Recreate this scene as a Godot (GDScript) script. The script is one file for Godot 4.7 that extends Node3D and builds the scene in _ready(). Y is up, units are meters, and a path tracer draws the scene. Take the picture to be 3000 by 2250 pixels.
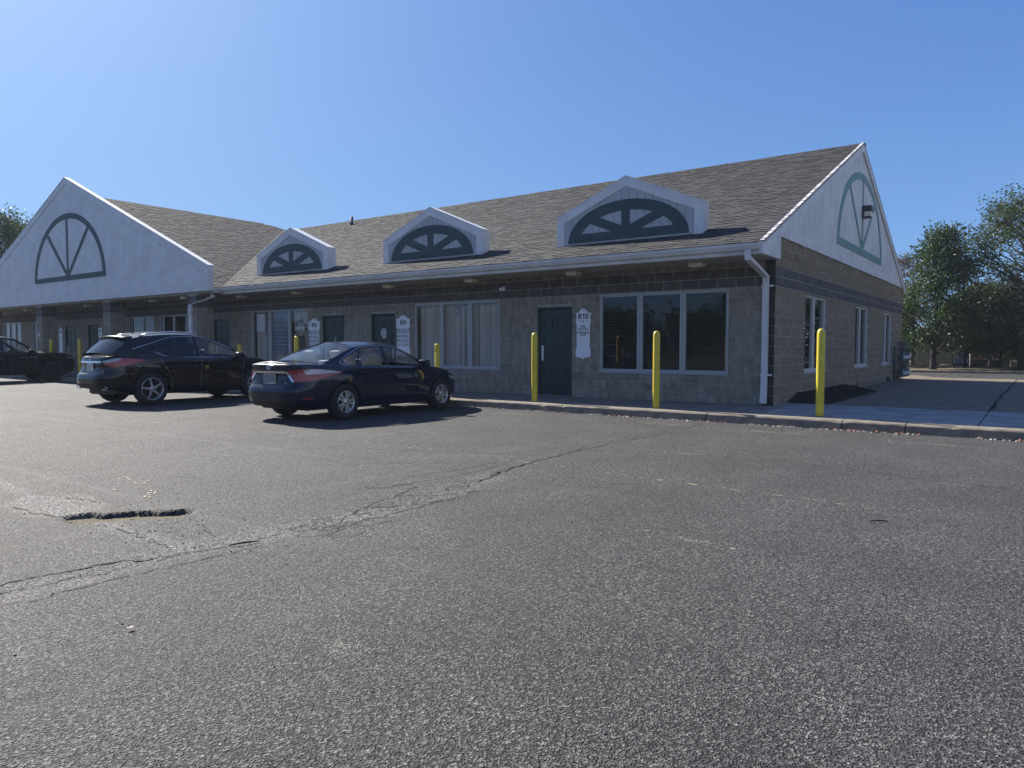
extends Node3D
# A single-storey block-built office row seen from its car park, against the sun.

const GY := -0.155            # asphalt level; the walkway is y = 0, the facade is z = 0, the corner of the building x = 0
const SUN := Vector3(1.36, -1.0, 0.255)
var rng := RandomNumberGenerator.new()
var used := {}
var M := {}
var eye := Vector3(4.3915, 1.1848, 15.0024)


func _ready() -> void:
	rng.seed = 20260
	var cam := Camera3D.new()
	cam.name = "camera"
	cam.position = eye
	cam.rotation = Vector3(-0.050283, 0.631859, 0.00053)
	cam.fov = 55.842
	cam.far = 900.0
	cam.near = 0.05
	add_child(cam)
	var we := WorldEnvironment.new()
	we.name = "environment"
	var env := Environment.new()
	env.background_mode = Environment.BG_SKY
	var sky := Sky.new()
	var pano := PanoramaSkyMaterial.new()
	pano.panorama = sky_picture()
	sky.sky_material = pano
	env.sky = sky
	env.background_energy_multiplier = 0.42
	env.tonemap_mode = Environment.TONE_MAPPER_LINEAR
	env.tonemap_exposure = 2.4
	env.fog_enabled = true
	env.fog_density = 0.0005
	env.fog_light_color = Color(0.86, 0.92, 1.0)
	env.sdfgi_enabled = true
	env.ssao_enabled = true
	env.ssil_enabled = true
	we.environment = env
	add_child(we)
	var sun := DirectionalLight3D.new()
	sun.name = "sun"
	sun.basis = Basis.looking_at(SUN.normalized())
	sun.light_energy = 1.6
	sun.light_color = Color(1.0, 0.972, 0.93)
	sun.light_angular_distance = 0.5
	sun.shadow_enabled = true
	add_child(sun)
	make_materials()
	ground()
	walkways()
	building()
	wing()
	fittings()
	signs()
	bollards()
	cars()
	background()
	litter()


# Clear air: deeper blue upwards and away from the sun, paler towards the horizon and round the sun; an added fill lies opposite it.
func sky_picture() -> ImageTexture:
	var w := 512
	var h := 256
	var im := Image.create_empty(w, h, false, Image.FORMAT_RGBF)
	var s := -SUN.normalized()
	for j in h:
		var el := PI * (0.5 - (j + 0.5) / h)
		for i in w:
			var az := (i + 0.5) / w * TAU
			var d := Vector3(sin(az) * cos(el), sin(el), -cos(az) * cos(el))
			var up := maxf(d.y, 0.0)
			var t := pow(1.0 - up, 3.2)
			var c := Vector3(0.040, 0.146, 0.53).lerp(Vector3(0.235, 0.49, 0.87), t)
			var g := acos(clampf(d.dot(s), -1.0, 1.0))
			var glow := exp(-g / 0.34)
			c += Vector3(0.72, 0.86, 0.92) * glow + Vector3(0.03, 0.045, 0.045) * exp(-g / 1.0)
			# added warm lift opposite the sun, to brighten the shaded walls and paving
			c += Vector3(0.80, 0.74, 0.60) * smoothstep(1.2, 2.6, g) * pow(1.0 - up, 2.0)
			c += Vector3(0.085, 0.080, 0.050) * smoothstep(1.25, 2.2, g)  # further whitening away from the sun, added to fill the shade
			if d.y < 0.0:
				c = c.lerp(Vector3(0.10, 0.10, 0.095), clampf(-d.y * 6.0, 0.0, 1.0))
			im.set_pixel(i, j, Color(c.x, c.y, c.z))
	return ImageTexture.create_from_image(im)


# ---------------------------------------------------------------- helpers
func lin(r: float, g: float, b: float) -> Color:
	return Color(r, g, b).linear_to_srgb()


func mat(called: String, c: Color, rough := 0.8, metal := 0.0) -> StandardMaterial3D:
	var m := StandardMaterial3D.new()
	m.resource_name = called
	m.albedo_color = c
	m.roughness = rough
	m.metallic = metal
	M[called] = m
	return m


func glass(called: String, c: Color, alpha: float) -> StandardMaterial3D:
	var m := mat(called, Color(c.r, c.g, c.b, alpha), 0.02)
	m.transparency = BaseMaterial3D.TRANSPARENCY_ALPHA
	return m


func noise_tex(size: int, kind: int, freq: float, lo: Color, hi: Color, oct := 4, as_normal := 0.0, sd := 1, ret := -1, mid := 0.5) -> NoiseTexture2D:
	var n := FastNoiseLite.new()
	n.seed = sd
	n.noise_type = kind
	n.frequency = freq
	n.fractal_type = FastNoiseLite.FRACTAL_FBM if oct > 1 else FastNoiseLite.FRACTAL_NONE
	n.fractal_octaves = oct
	if ret >= 0:
		n.cellular_return_type = ret
	var t := NoiseTexture2D.new()
	t.width = size
	t.height = size
	t.seamless = true
	t.noise = n
	if as_normal > 0.0:
		t.as_normal_map = true
		t.bump_strength = as_normal
	else:
		var g := Gradient.new()
		g.set_color(0, lo)
		g.set_color(1, hi)
		if mid != 0.5:
			g.add_point(mid, lo.lerp(hi, 0.5))
		t.color_ramp = g
	return t


func tri(m: StandardMaterial3D, tex: Texture2D, scale: float, nrm: Texture2D = null, ns := 1.0) -> StandardMaterial3D:
	m.albedo_texture = tex
	m.uv1_triplanar = true
	m.uv1_world_triplanar = true
	m.uv1_scale = Vector3.ONE * scale
	if nrm:
		m.normal_enabled = true
		m.normal_texture = nrm
		m.normal_scale = ns
	return m


func detail(m: StandardMaterial3D, tex: Texture2D, sc: Vector3) -> StandardMaterial3D:
	m.detail_enabled = true
	m.detail_albedo = tex
	m.detail_blend_mode = BaseMaterial3D.BLEND_MODE_MUL
	m.detail_uv_layer = BaseMaterial3D.DETAIL_UV_2
	m.uv2_triplanar = true
	m.uv2_world_triplanar = true
	m.uv2_scale = sc
	return m


func st(smooth := false) -> SurfaceTool:
	var s := SurfaceTool.new()
	s.begin(Mesh.PRIMITIVE_TRIANGLES)
	s.set_smooth_group(0 if smooth else -1)
	return s


func done(s: SurfaceTool) -> ArrayMesh:
	s.generate_normals()
	s.index()
	return s.commit()


func numbered(called: String) -> String:
	var n: int = used.get(called, 0)
	used[called] = n + 1
	return called if n == 0 else "%s_%03d" % [called, n]


func obj(called: String, what, m: Material, parent: Node = self, at := Vector3.ZERO) -> MeshInstance3D:
	var o := MeshInstance3D.new()
	o.mesh = done(what) if what is SurfaceTool else what
	o.material_override = m
	o.name = numbered(called) if parent == self else called
	o.position = at
	parent.add_child(o, true)
	return o


func thing(called: String, label: String, cat: String, at := Vector3.ZERO, group := "") -> Node3D:
	var o := Node3D.new()
	o.name = numbered(called)
	o.position = at
	add_child(o)
	return tag(o, label, cat, group)


func tag(o: Node3D, label: String, cat := "", group := "", kind := "") -> Node3D:
	if label:
		o.set_meta("label", label)
	if cat:
		o.set_meta("category", cat)
	if group:
		o.set_meta("group", group)
	if kind:
		o.set_meta("kind", kind)
	return o


func struct(o: Node3D) -> Node3D:
	o.set_meta("kind", "structure")
	return o


func stuff(o: Node3D) -> Node3D:
	o.set_meta("kind", "stuff")
	return o


func copy(o: Node3D, called: String, at: Vector3, label: String, turn := 0.0) -> Node3D:
	var c: Node3D = o.duplicate()
	c.name = numbered(called)
	add_child(c)
	c.position = at
	c.rotation.y = turn
	c.set_meta("label", label)
	return c


func quad(s: SurfaceTool, a: Vector3, b: Vector3, c: Vector3, d: Vector3) -> void:
	for v in [a, b, c, a, c, d]:
		s.add_vertex(v)


func quad_uv(s: SurfaceTool, a: Vector3, b: Vector3, c: Vector3, d: Vector3) -> void:
	var p := [a, b, c, d]
	var t := [Vector2(0, 0), Vector2(1, 0), Vector2(1, 1), Vector2(0, 1)]
	for k in [0, 1, 2, 0, 2, 3]:
		s.set_uv(t[k])
		s.add_vertex(p[k])


func face_of(s: SurfaceTool, c: Vector3, u: Vector3, v: Vector3) -> void:
	quad(s, c - u + v, c + u + v, c + u - v, c - u - v)


# A box with chamfered edges; xf carries it where it stands.
func box(s: SurfaceTool, lo: Vector3, hi: Vector3, ch := 0.0, xf := Transform3D.IDENTITY) -> void:
	var c := (lo + hi) * 0.5
	var h := (hi - lo) * 0.5
	h = h.abs()
	ch = minf(ch, minf(h.x, minf(h.y, h.z)) * 0.9)
	var ax := [Vector3(1, 0, 0), Vector3(0, 1, 0), Vector3(0, 0, 1)]
	for k in 3:
		for sg in [-1.0, 1.0]:
			var n: Vector3 = ax[k] * sg
			var u: Vector3 = ax[(k + 1) % 3] * sg
			var v: Vector3 = ax[(k + 2) % 3]
			var hn := absf(h.dot(n))
			var hu := absf(h.dot(u)) - ch
			var hv := absf(h.dot(v)) - ch
			var p := c + n * hn
			quad(s, xf * (p - u * hu + v * hv), xf * (p + u * hu + v * hv), xf * (p + u * hu - v * hv), xf * (p - u * hu - v * hv))
	if ch <= 0.0:
		return
	for k in 3:
		var a: Vector3 = ax[k]
		var ha := h.dot(a) - ch
		var b: Vector3 = ax[(k + 1) % 3]
		var d: Vector3 = ax[(k + 2) % 3]
		for sb in [-1.0, 1.0]:
			for sd in [-1.0, 1.0]:
				var hb: float = h.dot(b)
				var hd: float = h.dot(d)
				var p1: Vector3 = c + b * sb * hb + d * sd * (hd - ch)
				var p2: Vector3 = c + b * sb * (hb - ch) + d * sd * hd
				if sb * sd > 0:
					quad(s, xf * (p1 + a * ha), xf * (p2 + a * ha), xf * (p2 - a * ha), xf * (p1 - a * ha))
				else:
					quad(s, xf * (p2 + a * ha), xf * (p1 + a * ha), xf * (p1 - a * ha), xf * (p2 - a * ha))


func area2(p: PackedVector2Array) -> float:
	var a := 0.0
	for i in p.size():
		var q := p[(i + 1) % p.size()]
		a += p[i].x * q.y - q.x * p[i].y
	return a * 0.5


# A flat outline given its thickness: from z0 to z1 along the outward axis of xf.
func extrude(s: SurfaceTool, poly: PackedVector2Array, xf: Transform3D, z0: float, z1: float, back := true) -> void:
	var p := poly.duplicate()
	if area2(p) < 0:
		p.reverse()
	var t := Geometry2D.triangulate_polygon(p)
	for i in range(0, t.size(), 3):
		var a := p[t[i]]
		var b := p[t[i + 1]]
		var c := p[t[i + 2]]
		if (b - a).cross(c - a) > 0:
			var q := b
			b = c
			c = q
		for v in [a, b, c]:
			s.add_vertex(xf * Vector3(v.x, v.y, z1))
		if back:
			for v in [a, c, b]:
				s.add_vertex(xf * Vector3(v.x, v.y, z0))
	for i in p.size():
		var a := p[i]
		var b := p[(i + 1) % p.size()]
		quad(s, xf * Vector3(a.x, a.y, z1), xf * Vector3(b.x, b.y, z1), xf * Vector3(b.x, b.y, z0), xf * Vector3(a.x, a.y, z0))


func rect(x0: float, y0: float, x1: float, y1: float) -> PackedVector2Array:
	return PackedVector2Array([Vector2(x0, y0), Vector2(x1, y0), Vector2(x1, y1), Vector2(x0, y1)])


func tube(s: SurfaceTool, pts: Array, r, n := 10, caps := true) -> void:
	var rings := []
	var up := Vector3.UP
	for i in pts.size():
		var p: Vector3 = pts[i]
		var d: Vector3 = (pts[mini(i + 1, pts.size() - 1)] - pts[maxi(i - 1, 0)]).normalized()
		if absf(d.dot(up)) > 0.98:
			up = Vector3.RIGHT if absf(d.x) < 0.9 else Vector3.FORWARD
		var u := d.cross(up).normalized()
		up = u.cross(d).normalized()
		var rr: float = r[i] if r is Array else r
		var ring := []
		for k in n:
			var a := TAU * k / n
			ring.append(p + (u * cos(a) + up * sin(a)) * rr)
		rings.append(ring)
	for i in rings.size() - 1:
		for k in n:
			var k2 := (k + 1) % n
			quad(s, rings[i][k], rings[i][k2], rings[i + 1][k2], rings[i + 1][k])
	if caps:
		for k in range(1, n - 1):
			for v in [rings[0][0], rings[0][k + 1], rings[0][k]]:
				s.add_vertex(v)
			var e: Array = rings[-1]
			for v in [e[0], e[k], e[k + 1]]:
				s.add_vertex(v)


# Profile of (radius, height) turned about an axis.
func lathe(s: SurfaceTool, prof: Array, n := 24, xf := Transform3D.IDENTITY) -> void:
	for i in prof.size() - 1:
		var a: Vector2 = prof[i]
		var b: Vector2 = prof[i + 1]
		for k in n:
			var c0 := Vector2.from_angle(TAU * k / n)
			var c1 := Vector2.from_angle(TAU * (k + 1) / n)
			var p := [Vector3(c0.x * a.x, a.y, c0.y * a.x), Vector3(c1.x * a.x, a.y, c1.y * a.x), Vector3(c1.x * b.x, b.y, c1.y * b.x), Vector3(c0.x * b.x, b.y, c0.y * b.x)]
			if a.x > 1e-5:
				for v in [p[0], p[1], p[2]] if b.x > 1e-5 else [p[0], p[1], p[3]]:
					s.add_vertex(xf * v)
			if b.x > 1e-5:
				for v in [p[0], p[2], p[3]]:
					s.add_vertex(xf * v)


func words(text: String, size: float, m: Material, parent: Node, at: Vector3, bold := true, turn := 0.0, wide := 1.0, called := "lettering") -> MeshInstance3D:
	var t := TextMesh.new()
	var f := SystemFont.new()
	f.font_names = PackedStringArray(["Droid Sans"])
	f.font_weight = 700 if bold else 400
	t.font = f
	t.text = text
	t.font_size = 32
	t.pixel_size = size / 23.0
	t.depth = 0.004
	t.curve_step = 2.0
	var o := obj(called, t, m, parent, at)
	o.rotation.y = turn
	o.scale = Vector3(wide, 1, 1)
	return o


# ---------------------------------------------------------------- materials
func make_materials() -> void:
	var grain := noise_tex(1024, FastNoiseLite.TYPE_SIMPLEX, 0.06, Color(0.80, 0.80, 0.80), Color(1, 1, 1), 5, 0.0, 3)
	var grain_n := noise_tex(1024, FastNoiseLite.TYPE_SIMPLEX, 0.05, Color.BLACK, Color.WHITE, 5, 9.0, 4)
	var stain := noise_tex(512, FastNoiseLite.TYPE_SIMPLEX, 0.012, Color(0.76, 0.76, 0.77), Color(1, 1, 1), 5, 0.0, 5)
	var aggregate := noise_tex(2048, FastNoiseLite.TYPE_CELLULAR, 0.13, Color(0.14, 0.14, 0.14), Color(1, 0.99, 0.97), 1, 0.0, 6, FastNoiseLite.RETURN_CELL_VALUE)
	var pit_n := noise_tex(2048, FastNoiseLite.TYPE_SIMPLEX, 0.09, Color.BLACK, Color.WHITE, 3, 12.0, 16)
	M["grain"] = null
	var a := mat("asphalt", lin(0.72, 0.714, 0.70), 0.80)
	a.albedo_texture = aggregate
	a.uv1_scale = Vector3.ONE
	a.vertex_color_use_as_albedo = true
	a.heightmap_enabled = true
	a.heightmap_texture = aggregate
	a.heightmap_scale = 0.7
	a.normal_enabled = true
	a.normal_texture = pit_n
	a.normal_scale = 1.1
	a.detail_enabled = true
	a.detail_albedo = stain
	a.detail_blend_mode = BaseMaterial3D.BLEND_MODE_MUL
	a.detail_uv_layer = BaseMaterial3D.DETAIL_UV_2
	tri(mat("crack", lin(0.016, 0.016, 0.017), 0.95), grain, 3.0)
	tri(mat("paint_yellow", lin(0.26, 0.225, 0.145), 0.85), grain, 4.0)
	tri(mat("paint_white", lin(0.27, 0.265, 0.25), 0.85), grain, 4.0)
	detail(tri(mat("concrete", lin(0.25, 0.23, 0.20), 0.85), grain, 0.9, grain_n, 0.25), stain, Vector3(0.21, 0.21, 0.21))
	detail(tri(mat("concrete_new", lin(0.36, 0.36, 0.345), 0.85), grain, 0.9, grain_n, 0.2), stain, Vector3(0.17, 0.17, 0.17))
	detail(tri(mat("concrete_old", lin(0.22, 0.175, 0.115), 0.88), grain, 0.8, grain_n, 0.25), stain, Vector3(0.24, 0.24, 0.24))
	detail(tri(mat("kerb", lin(0.30, 0.255, 0.195), 0.88), grain, 1.4, grain_n, 0.7), stain, Vector3(0.6, 0.6, 0.6))
	tri(mat("mulch", lin(0.020, 0.016, 0.013), 0.95), grain, 2.0, grain_n, 2.0)
	tri(mat("mulch_chip", lin(0.035, 0.027, 0.021), 0.9), grain, 3.0)
	tri(mat("verge", lin(0.17, 0.14, 0.075), 0.95), grain, 0.7, grain_n, 2.0)
	var rough_t := noise_tex(1024, FastNoiseLite.TYPE_SIMPLEX, 0.16, Color(0.40, 0.40, 0.40), Color(1, 1, 1), 4, 0.0, 15)
	a.detail_albedo = rough_t
	var streak := noise_tex(512, FastNoiseLite.TYPE_SIMPLEX, 0.03, Color(0.68, 0.67, 0.66), Color(1, 1, 1), 4, 0.0, 9)
	M["streak"] = null
	for k in 5:
		var f: float = [0.88, 0.95, 1.0, 1.06, 1.13][k]
		detail(tri(mat("block_tan_%d" % k, lin(0.44 * f, 0.385 * f, 0.305 * f), 0.9), grain, 1.7, grain_n, 0.8), stain, Vector3(0.7, 0.35, 0.7))
		detail(tri(mat("block_dark_%d" % k, lin(0.175 * f, 0.158 * f, 0.148 * f), 0.9), grain, 1.7, grain_n, 0.8), stain, Vector3(0.7, 0.35, 0.7))
		detail(tri(mat("block_side_%d" % k, lin(0.45 * f, 0.355 * f, 0.240 * f), 0.9), grain, 1.7, grain_n, 0.9), streak, Vector3(1.3, 0.22, 1.3))
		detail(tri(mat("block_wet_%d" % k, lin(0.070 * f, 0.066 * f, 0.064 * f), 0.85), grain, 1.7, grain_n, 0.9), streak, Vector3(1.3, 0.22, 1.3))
	detail(tri(mat("mortar", lin(0.62, 0.57, 0.49), 0.95), grain, 2.0), stain, Vector3(0.5, 0.5, 0.5))
	var v := detail(tri(mat("blocks_far", Color.WHITE, 0.9), grain, 1.7, grain_n, 0.8), stain, Vector3(0.7, 0.35, 0.7))
	v.vertex_color_use_as_albedo = true
	var sh := detail(tri(mat("shingle", Color.WHITE, 0.93), noise_tex(512, FastNoiseLite.TYPE_SIMPLEX, 0.16, Color(0.55, 0.55, 0.55), Color(1, 1, 1), 3, 0.0, 12), 1.6), stain, Vector3(0.25, 0.25, 0.25))
	sh.vertex_color_use_as_albedo = true
	sh.metallic_specular = 0.3
	detail(tri(mat("white_trim", lin(0.66, 0.66, 0.65), 0.5), grain, 0.5), stain, Vector3(0.3, 0.3, 0.3))
	M.white_trim.albedo_texture = noise_tex(256, FastNoiseLite.TYPE_SIMPLEX, 0.01, Color(0.9, 0.9, 0.9), Color(1, 1, 1), 3, 0.0, 14)
	M.white_trim.detail_enabled = false
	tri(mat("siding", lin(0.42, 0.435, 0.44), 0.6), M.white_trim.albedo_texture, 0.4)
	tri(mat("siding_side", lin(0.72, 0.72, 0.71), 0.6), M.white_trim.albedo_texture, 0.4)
	tri(mat("arch_green", lin(0.030, 0.060, 0.062), 0.6), M.white_trim.albedo_texture, 0.6)
	tri(mat("arch_faded", lin(0.145, 0.30, 0.275), 0.6), M.white_trim.albedo_texture, 0.6)
	tri(mat("door_green", lin(0.014, 0.036, 0.031), 0.45), M.white_trim.albedo_texture, 0.6)
	mat("alu", lin(0.36, 0.37, 0.38), 0.42, 0.3)
	mat("alu_side", lin(0.50, 0.49, 0.46), 0.45)
	mat("gasket", lin(0.03, 0.03, 0.032), 0.6)
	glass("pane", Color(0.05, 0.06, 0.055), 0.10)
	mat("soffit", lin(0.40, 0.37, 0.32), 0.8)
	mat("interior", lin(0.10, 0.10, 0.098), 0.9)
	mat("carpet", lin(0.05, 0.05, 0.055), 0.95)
	mat("blind", lin(0.50, 0.48, 0.44), 0.7)
	mat("blind_dark", lin(0.07, 0.07, 0.072), 0.6)
	mat("steel", lin(0.55, 0.55, 0.54), 0.3, 0.9)
	mat("lens", lin(0.66, 0.62, 0.47), 0.4)
	mat("bronze", lin(0.035, 0.03, 0.026), 0.45)
	mat("sign_white", lin(0.74, 0.75, 0.77), 0.5)
	mat("ink", lin(0.012, 0.014, 0.025), 0.6)
	mat("paper", lin(0.66, 0.66, 0.62), 0.8)
	mat("paper_blue", lin(0.07, 0.20, 0.42), 0.7)
	tri(mat("yellow", lin(0.62, 0.50, 0.035), 0.42), M.white_trim.albedo_texture, 1.2)
	detail(tri(mat("meter_grey", lin(0.17, 0.18, 0.18), 0.6), grain, 4.0), stain, Vector3(1.5, 1.5, 1.5))
	mat("black", lin(0.012, 0.012, 0.013), 0.6)
	tri(mat("bark", lin(0.055, 0.046, 0.038), 0.95), grain, 3.0, grain_n, 2.0)
	tri(mat("bark_grey", lin(0.19, 0.165, 0.14), 0.95), grain, 3.0, grain_n, 2.0)
	for q in [["leaf_a", 0.046, 0.080, 0.026], ["leaf_b", 0.052, 0.078, 0.030], ["leaf_far", 0.060, 0.080, 0.038], ["leaf_brown", 0.115, 0.060, 0.028]]:
		var m := mat(q[0], lin(q[1], q[2], q[3]), 0.55)
		m.vertex_color_use_as_albedo = true
		m.backlight_enabled = true
		m.backlight = Color(0.75, 0.80, 0.45)
	M["grain_t"] = null
	M.erase("grain_t")
	M.erase("grain")
	M.erase("streak")


# ---------------------------------------------------------------- ground
var hills := FastNoiseLite.new()


func seg_d(p: Vector2, a: Vector2, b: Vector2) -> float:
	var ab := b - a
	var t := clampf((p - a).dot(ab) / maxf(ab.length_squared(), 1e-6), 0.0, 1.0)
	return (p - a - ab * t).length()


func line_d(p: Vector2, l: Array) -> float:
	var d := 1e9
	for i in l.size() - 1:
		d = minf(d, seg_d(p, l[i], l[i + 1]))
	return d


func stops(parts: Array) -> PackedFloat32Array:
	var o := PackedFloat32Array()
	for q in parts:
		var n := int(ceil(absf(q[1] - q[0]) / q[2]))
		for k in n:
			o.append(lerpf(q[0], q[1], float(k) / n))
	o.append(parts[-1][1])
	return o


# The worn band of broken surface that runs from the kerb towards the lower left corner.
const BAND := [Vector2(-0.05, 13.9), Vector2(-0.16, 12.65), Vector2(0.0, 11.6), Vector2(0.06, 10.9), Vector2(0.0, 10.0), Vector2(-0.3, 8.6), Vector2(-0.45, 7.0), Vector2(-0.36, 4.6), Vector2(-0.5, 2.6)]
const CROSS := [Vector2(-4.4, 12.2), Vector2(-3.3, 12.3), Vector2(-2.6, 12.4), Vector2(-1.3, 12.42), Vector2(-0.2, 12.45)]


func lot_at(x: float, z: float) -> Array:
	var p := Vector2(x, z)
	var h := hills.get_noise_2d(x * 9.0, z * 9.0) * 0.006
	var c := 1.0 + 0.26 * hills.get_noise_2d(x * 22.0 + 90.0, z * 22.0) + 0.14 * hills.get_noise_2d(x * 4.0, z * 9.0 + 60.0)
	var warm := 0.0
	var j := hills.get_noise_2d(x * 90.0, z * 90.0)
	var j2 := hills.get_noise_2d(x * 260.0 + 40.0, z * 260.0)
	if x > -6.0 and x < 2.5 and z > 2.4:
		var d := line_d(p, BAND) + j * 0.06
		var w := 0.17 if z > 9.0 else 0.07
		if d < w * 1.6:
			c *= lerpf(1.75 if z > 9.0 else 0.85, 1.0, smoothstep(w * 0.55, w * 1.6, d))
			h -= 0.012 * (1.0 - smoothstep(0.0, w, d)) * (0.6 + j2)
		d = line_d(p, CROSS) + j * 0.04
		if d < 0.12:
			c *= lerpf(2.0, 1.0, smoothstep(0.03, 0.11, d))
		# pale sandy patch and the hole beside it
		var q := (p - Vector2(-2.35, 12.36)) / Vector2(0.55, 0.33)
		d = q.length() + j * 0.35
		if d < 1.2:
			c *= lerpf(2.25, 1.0, smoothstep(0.75, 1.15, d))
			warm = maxf(warm, 0.5 * (1.0 - smoothstep(0.6, 1.2, d)))
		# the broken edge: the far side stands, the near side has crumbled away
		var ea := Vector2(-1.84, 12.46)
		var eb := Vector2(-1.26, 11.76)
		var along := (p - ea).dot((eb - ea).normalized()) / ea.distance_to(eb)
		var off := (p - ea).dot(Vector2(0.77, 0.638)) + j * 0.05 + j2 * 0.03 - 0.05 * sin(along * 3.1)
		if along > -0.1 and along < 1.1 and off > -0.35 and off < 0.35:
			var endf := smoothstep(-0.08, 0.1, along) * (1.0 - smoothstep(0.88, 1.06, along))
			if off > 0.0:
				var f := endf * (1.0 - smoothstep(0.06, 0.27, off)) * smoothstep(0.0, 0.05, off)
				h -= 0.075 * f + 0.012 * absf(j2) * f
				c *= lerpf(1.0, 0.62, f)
			else:
				warm = maxf(warm, 0.6 * endf * (1.0 - smoothstep(0.1, 0.34, -off)))
				h += 0.012 * endf * (1.0 - smoothstep(0.0, 0.2, -off))
		d = ((p - Vector2(-0.45, 10.15)) / Vector2(0.45, 0.28)).length() + j * 0.4
		if d < 1.0:
			warm = maxf(warm, 0.7 * (1.0 - d))
			h -= 0.015 * (1.0 - d)
	for q in [[1.0, 3.3, 0.75, 0.12], [3.3, 3.45, 0.8, 0.10], [-1.0, 3.2, 0.6, 0.14], [-2.3, 3.3, 0.55, 0.12], [-4.3, 3.05, 0.6, 0.10], [0.75, 6.36, 0.35, 0.06], [3.7, 6.75, 0.3, 0.05], [2.45, 10.24, 0.3, 0.05], [1.9, 12.9, 0.2, 0.12]]:
		var d := ((p - Vector2(q[0], q[1])) / Vector2(q[2], q[3])).length() + j * 0.5 + j2 * 0.3
		if d < 1.0:
			c *= lerpf(2.1, 1.0, smoothstep(0.2, 1.0, d))
			warm = maxf(warm, 0.7 * (1.0 - d))
	c *= 1.0 + 0.10 * smoothstep(-3.0, -14.0, x)
	c *= 0.42
	return [h, Color(c * (1.0 + 0.06 * warm), c, c * (1.0 - 0.22 * warm))]


func ground() -> void:
	hills.seed = 11
	hills.noise_type = FastNoiseLite.TYPE_SIMPLEX
	hills.frequency = 0.03
	hills.fractal_octaves = 4
	var xs := stops([[-70.0, -24.0, 4.0], [-24.0, -5.0, 0.35], [-5.0, -2.3, 0.05], [-2.3, -0.9, 0.025], [-0.9, 3.5, 0.05], [3.5, 6.0, 0.15], [6.0, 30.0, 3.0]])
	var zs := stops([[2.28, 6.0, 0.12], [6.0, 9.2, 0.08], [9.2, 11.5, 0.05], [11.5, 12.8, 0.025], [12.8, 14.6, 0.05], [14.6, 60.0, 3.0]])
	var v := PackedVector3Array()
	var uv := PackedVector2Array()
	var uv2 := PackedVector2Array()
	var col := PackedColorArray()
	var idx := PackedInt32Array()
	for z in zs:
		for x in xs:
			var edge := z <= 2.29
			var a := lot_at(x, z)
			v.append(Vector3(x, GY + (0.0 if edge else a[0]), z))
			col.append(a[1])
			uv.append(Vector2(x, z) / 2.6)
			uv2.append(Vector2(x * 0.8 + z * 0.6, z * 0.8 - x * 0.6) / 5.3)
	var w := xs.size()
	for r in zs.size() - 1:
		for c in w - 1:
			var i := r * w + c
			idx.append_array(PackedInt32Array([i, i + 1, i + w + 1, i, i + w + 1, i + w]))
	var arr := []
	arr.resize(Mesh.ARRAY_MAX)
	arr[Mesh.ARRAY_VERTEX] = v
	arr[Mesh.ARRAY_TEX_UV] = uv
	arr[Mesh.ARRAY_TEX_UV2] = uv2
	arr[Mesh.ARRAY_COLOR] = col
	arr[Mesh.ARRAY_INDEX] = idx
	var am := ArrayMesh.new()
	am.add_surface_from_arrays(Mesh.PRIMITIVE_TRIANGLES, arr)
	var s := SurfaceTool.new()
	s.create_from(am, 0)
	s.generate_normals()
	s.generate_tangents()
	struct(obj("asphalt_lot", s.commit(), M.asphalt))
	# everything beyond: one sheet to the horizon, a little lower
	s = st()
	quad(s, Vector3(-500, GY - 0.03, -600), Vector3(500, GY - 0.03, -600), Vector3(500, GY - 0.03, 400), Vector3(-500, GY - 0.03, 400))
	struct(obj("terrain", s, M.verge))
	# the lot behind the building
	s = SurfaceTool.new()
	s.begin(Mesh.PRIMITIVE_TRIANGLES)
	var bx := stops([[-60.0, -4.0, 4.0], [-4.0, 14.0, 0.6], [14.0, 40.0, 4.0]])
	var bz := stops([[-29.0, -17.6, 0.6]])
	for r in bz.size() - 1:
		for c in bx.size() - 1:
			var p := [Vector2(bx[c], bz[r]), Vector2(bx[c + 1], bz[r]), Vector2(bx[c + 1], bz[r + 1]), Vector2(bx[c], bz[r + 1])]
			for k in [0, 1, 2, 0, 2, 3]:
				var n := 0.46 + 0.2 * hills.get_noise_2d(p[k].x * 14.0, p[k].y * 60.0)
				s.set_color(Color(n, n * 0.98, n * 0.94))
				s.set_uv(p[k] / 2.6)
				s.set_uv2(p[k] / 5.3)
				s.add_vertex(Vector3(p[k].x, -0.10, p[k].y))
	s.generate_normals()
	s.generate_tangents()
	struct(obj("rear_lot", s.commit(), M.asphalt))
	cracks()
	paint()


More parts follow.
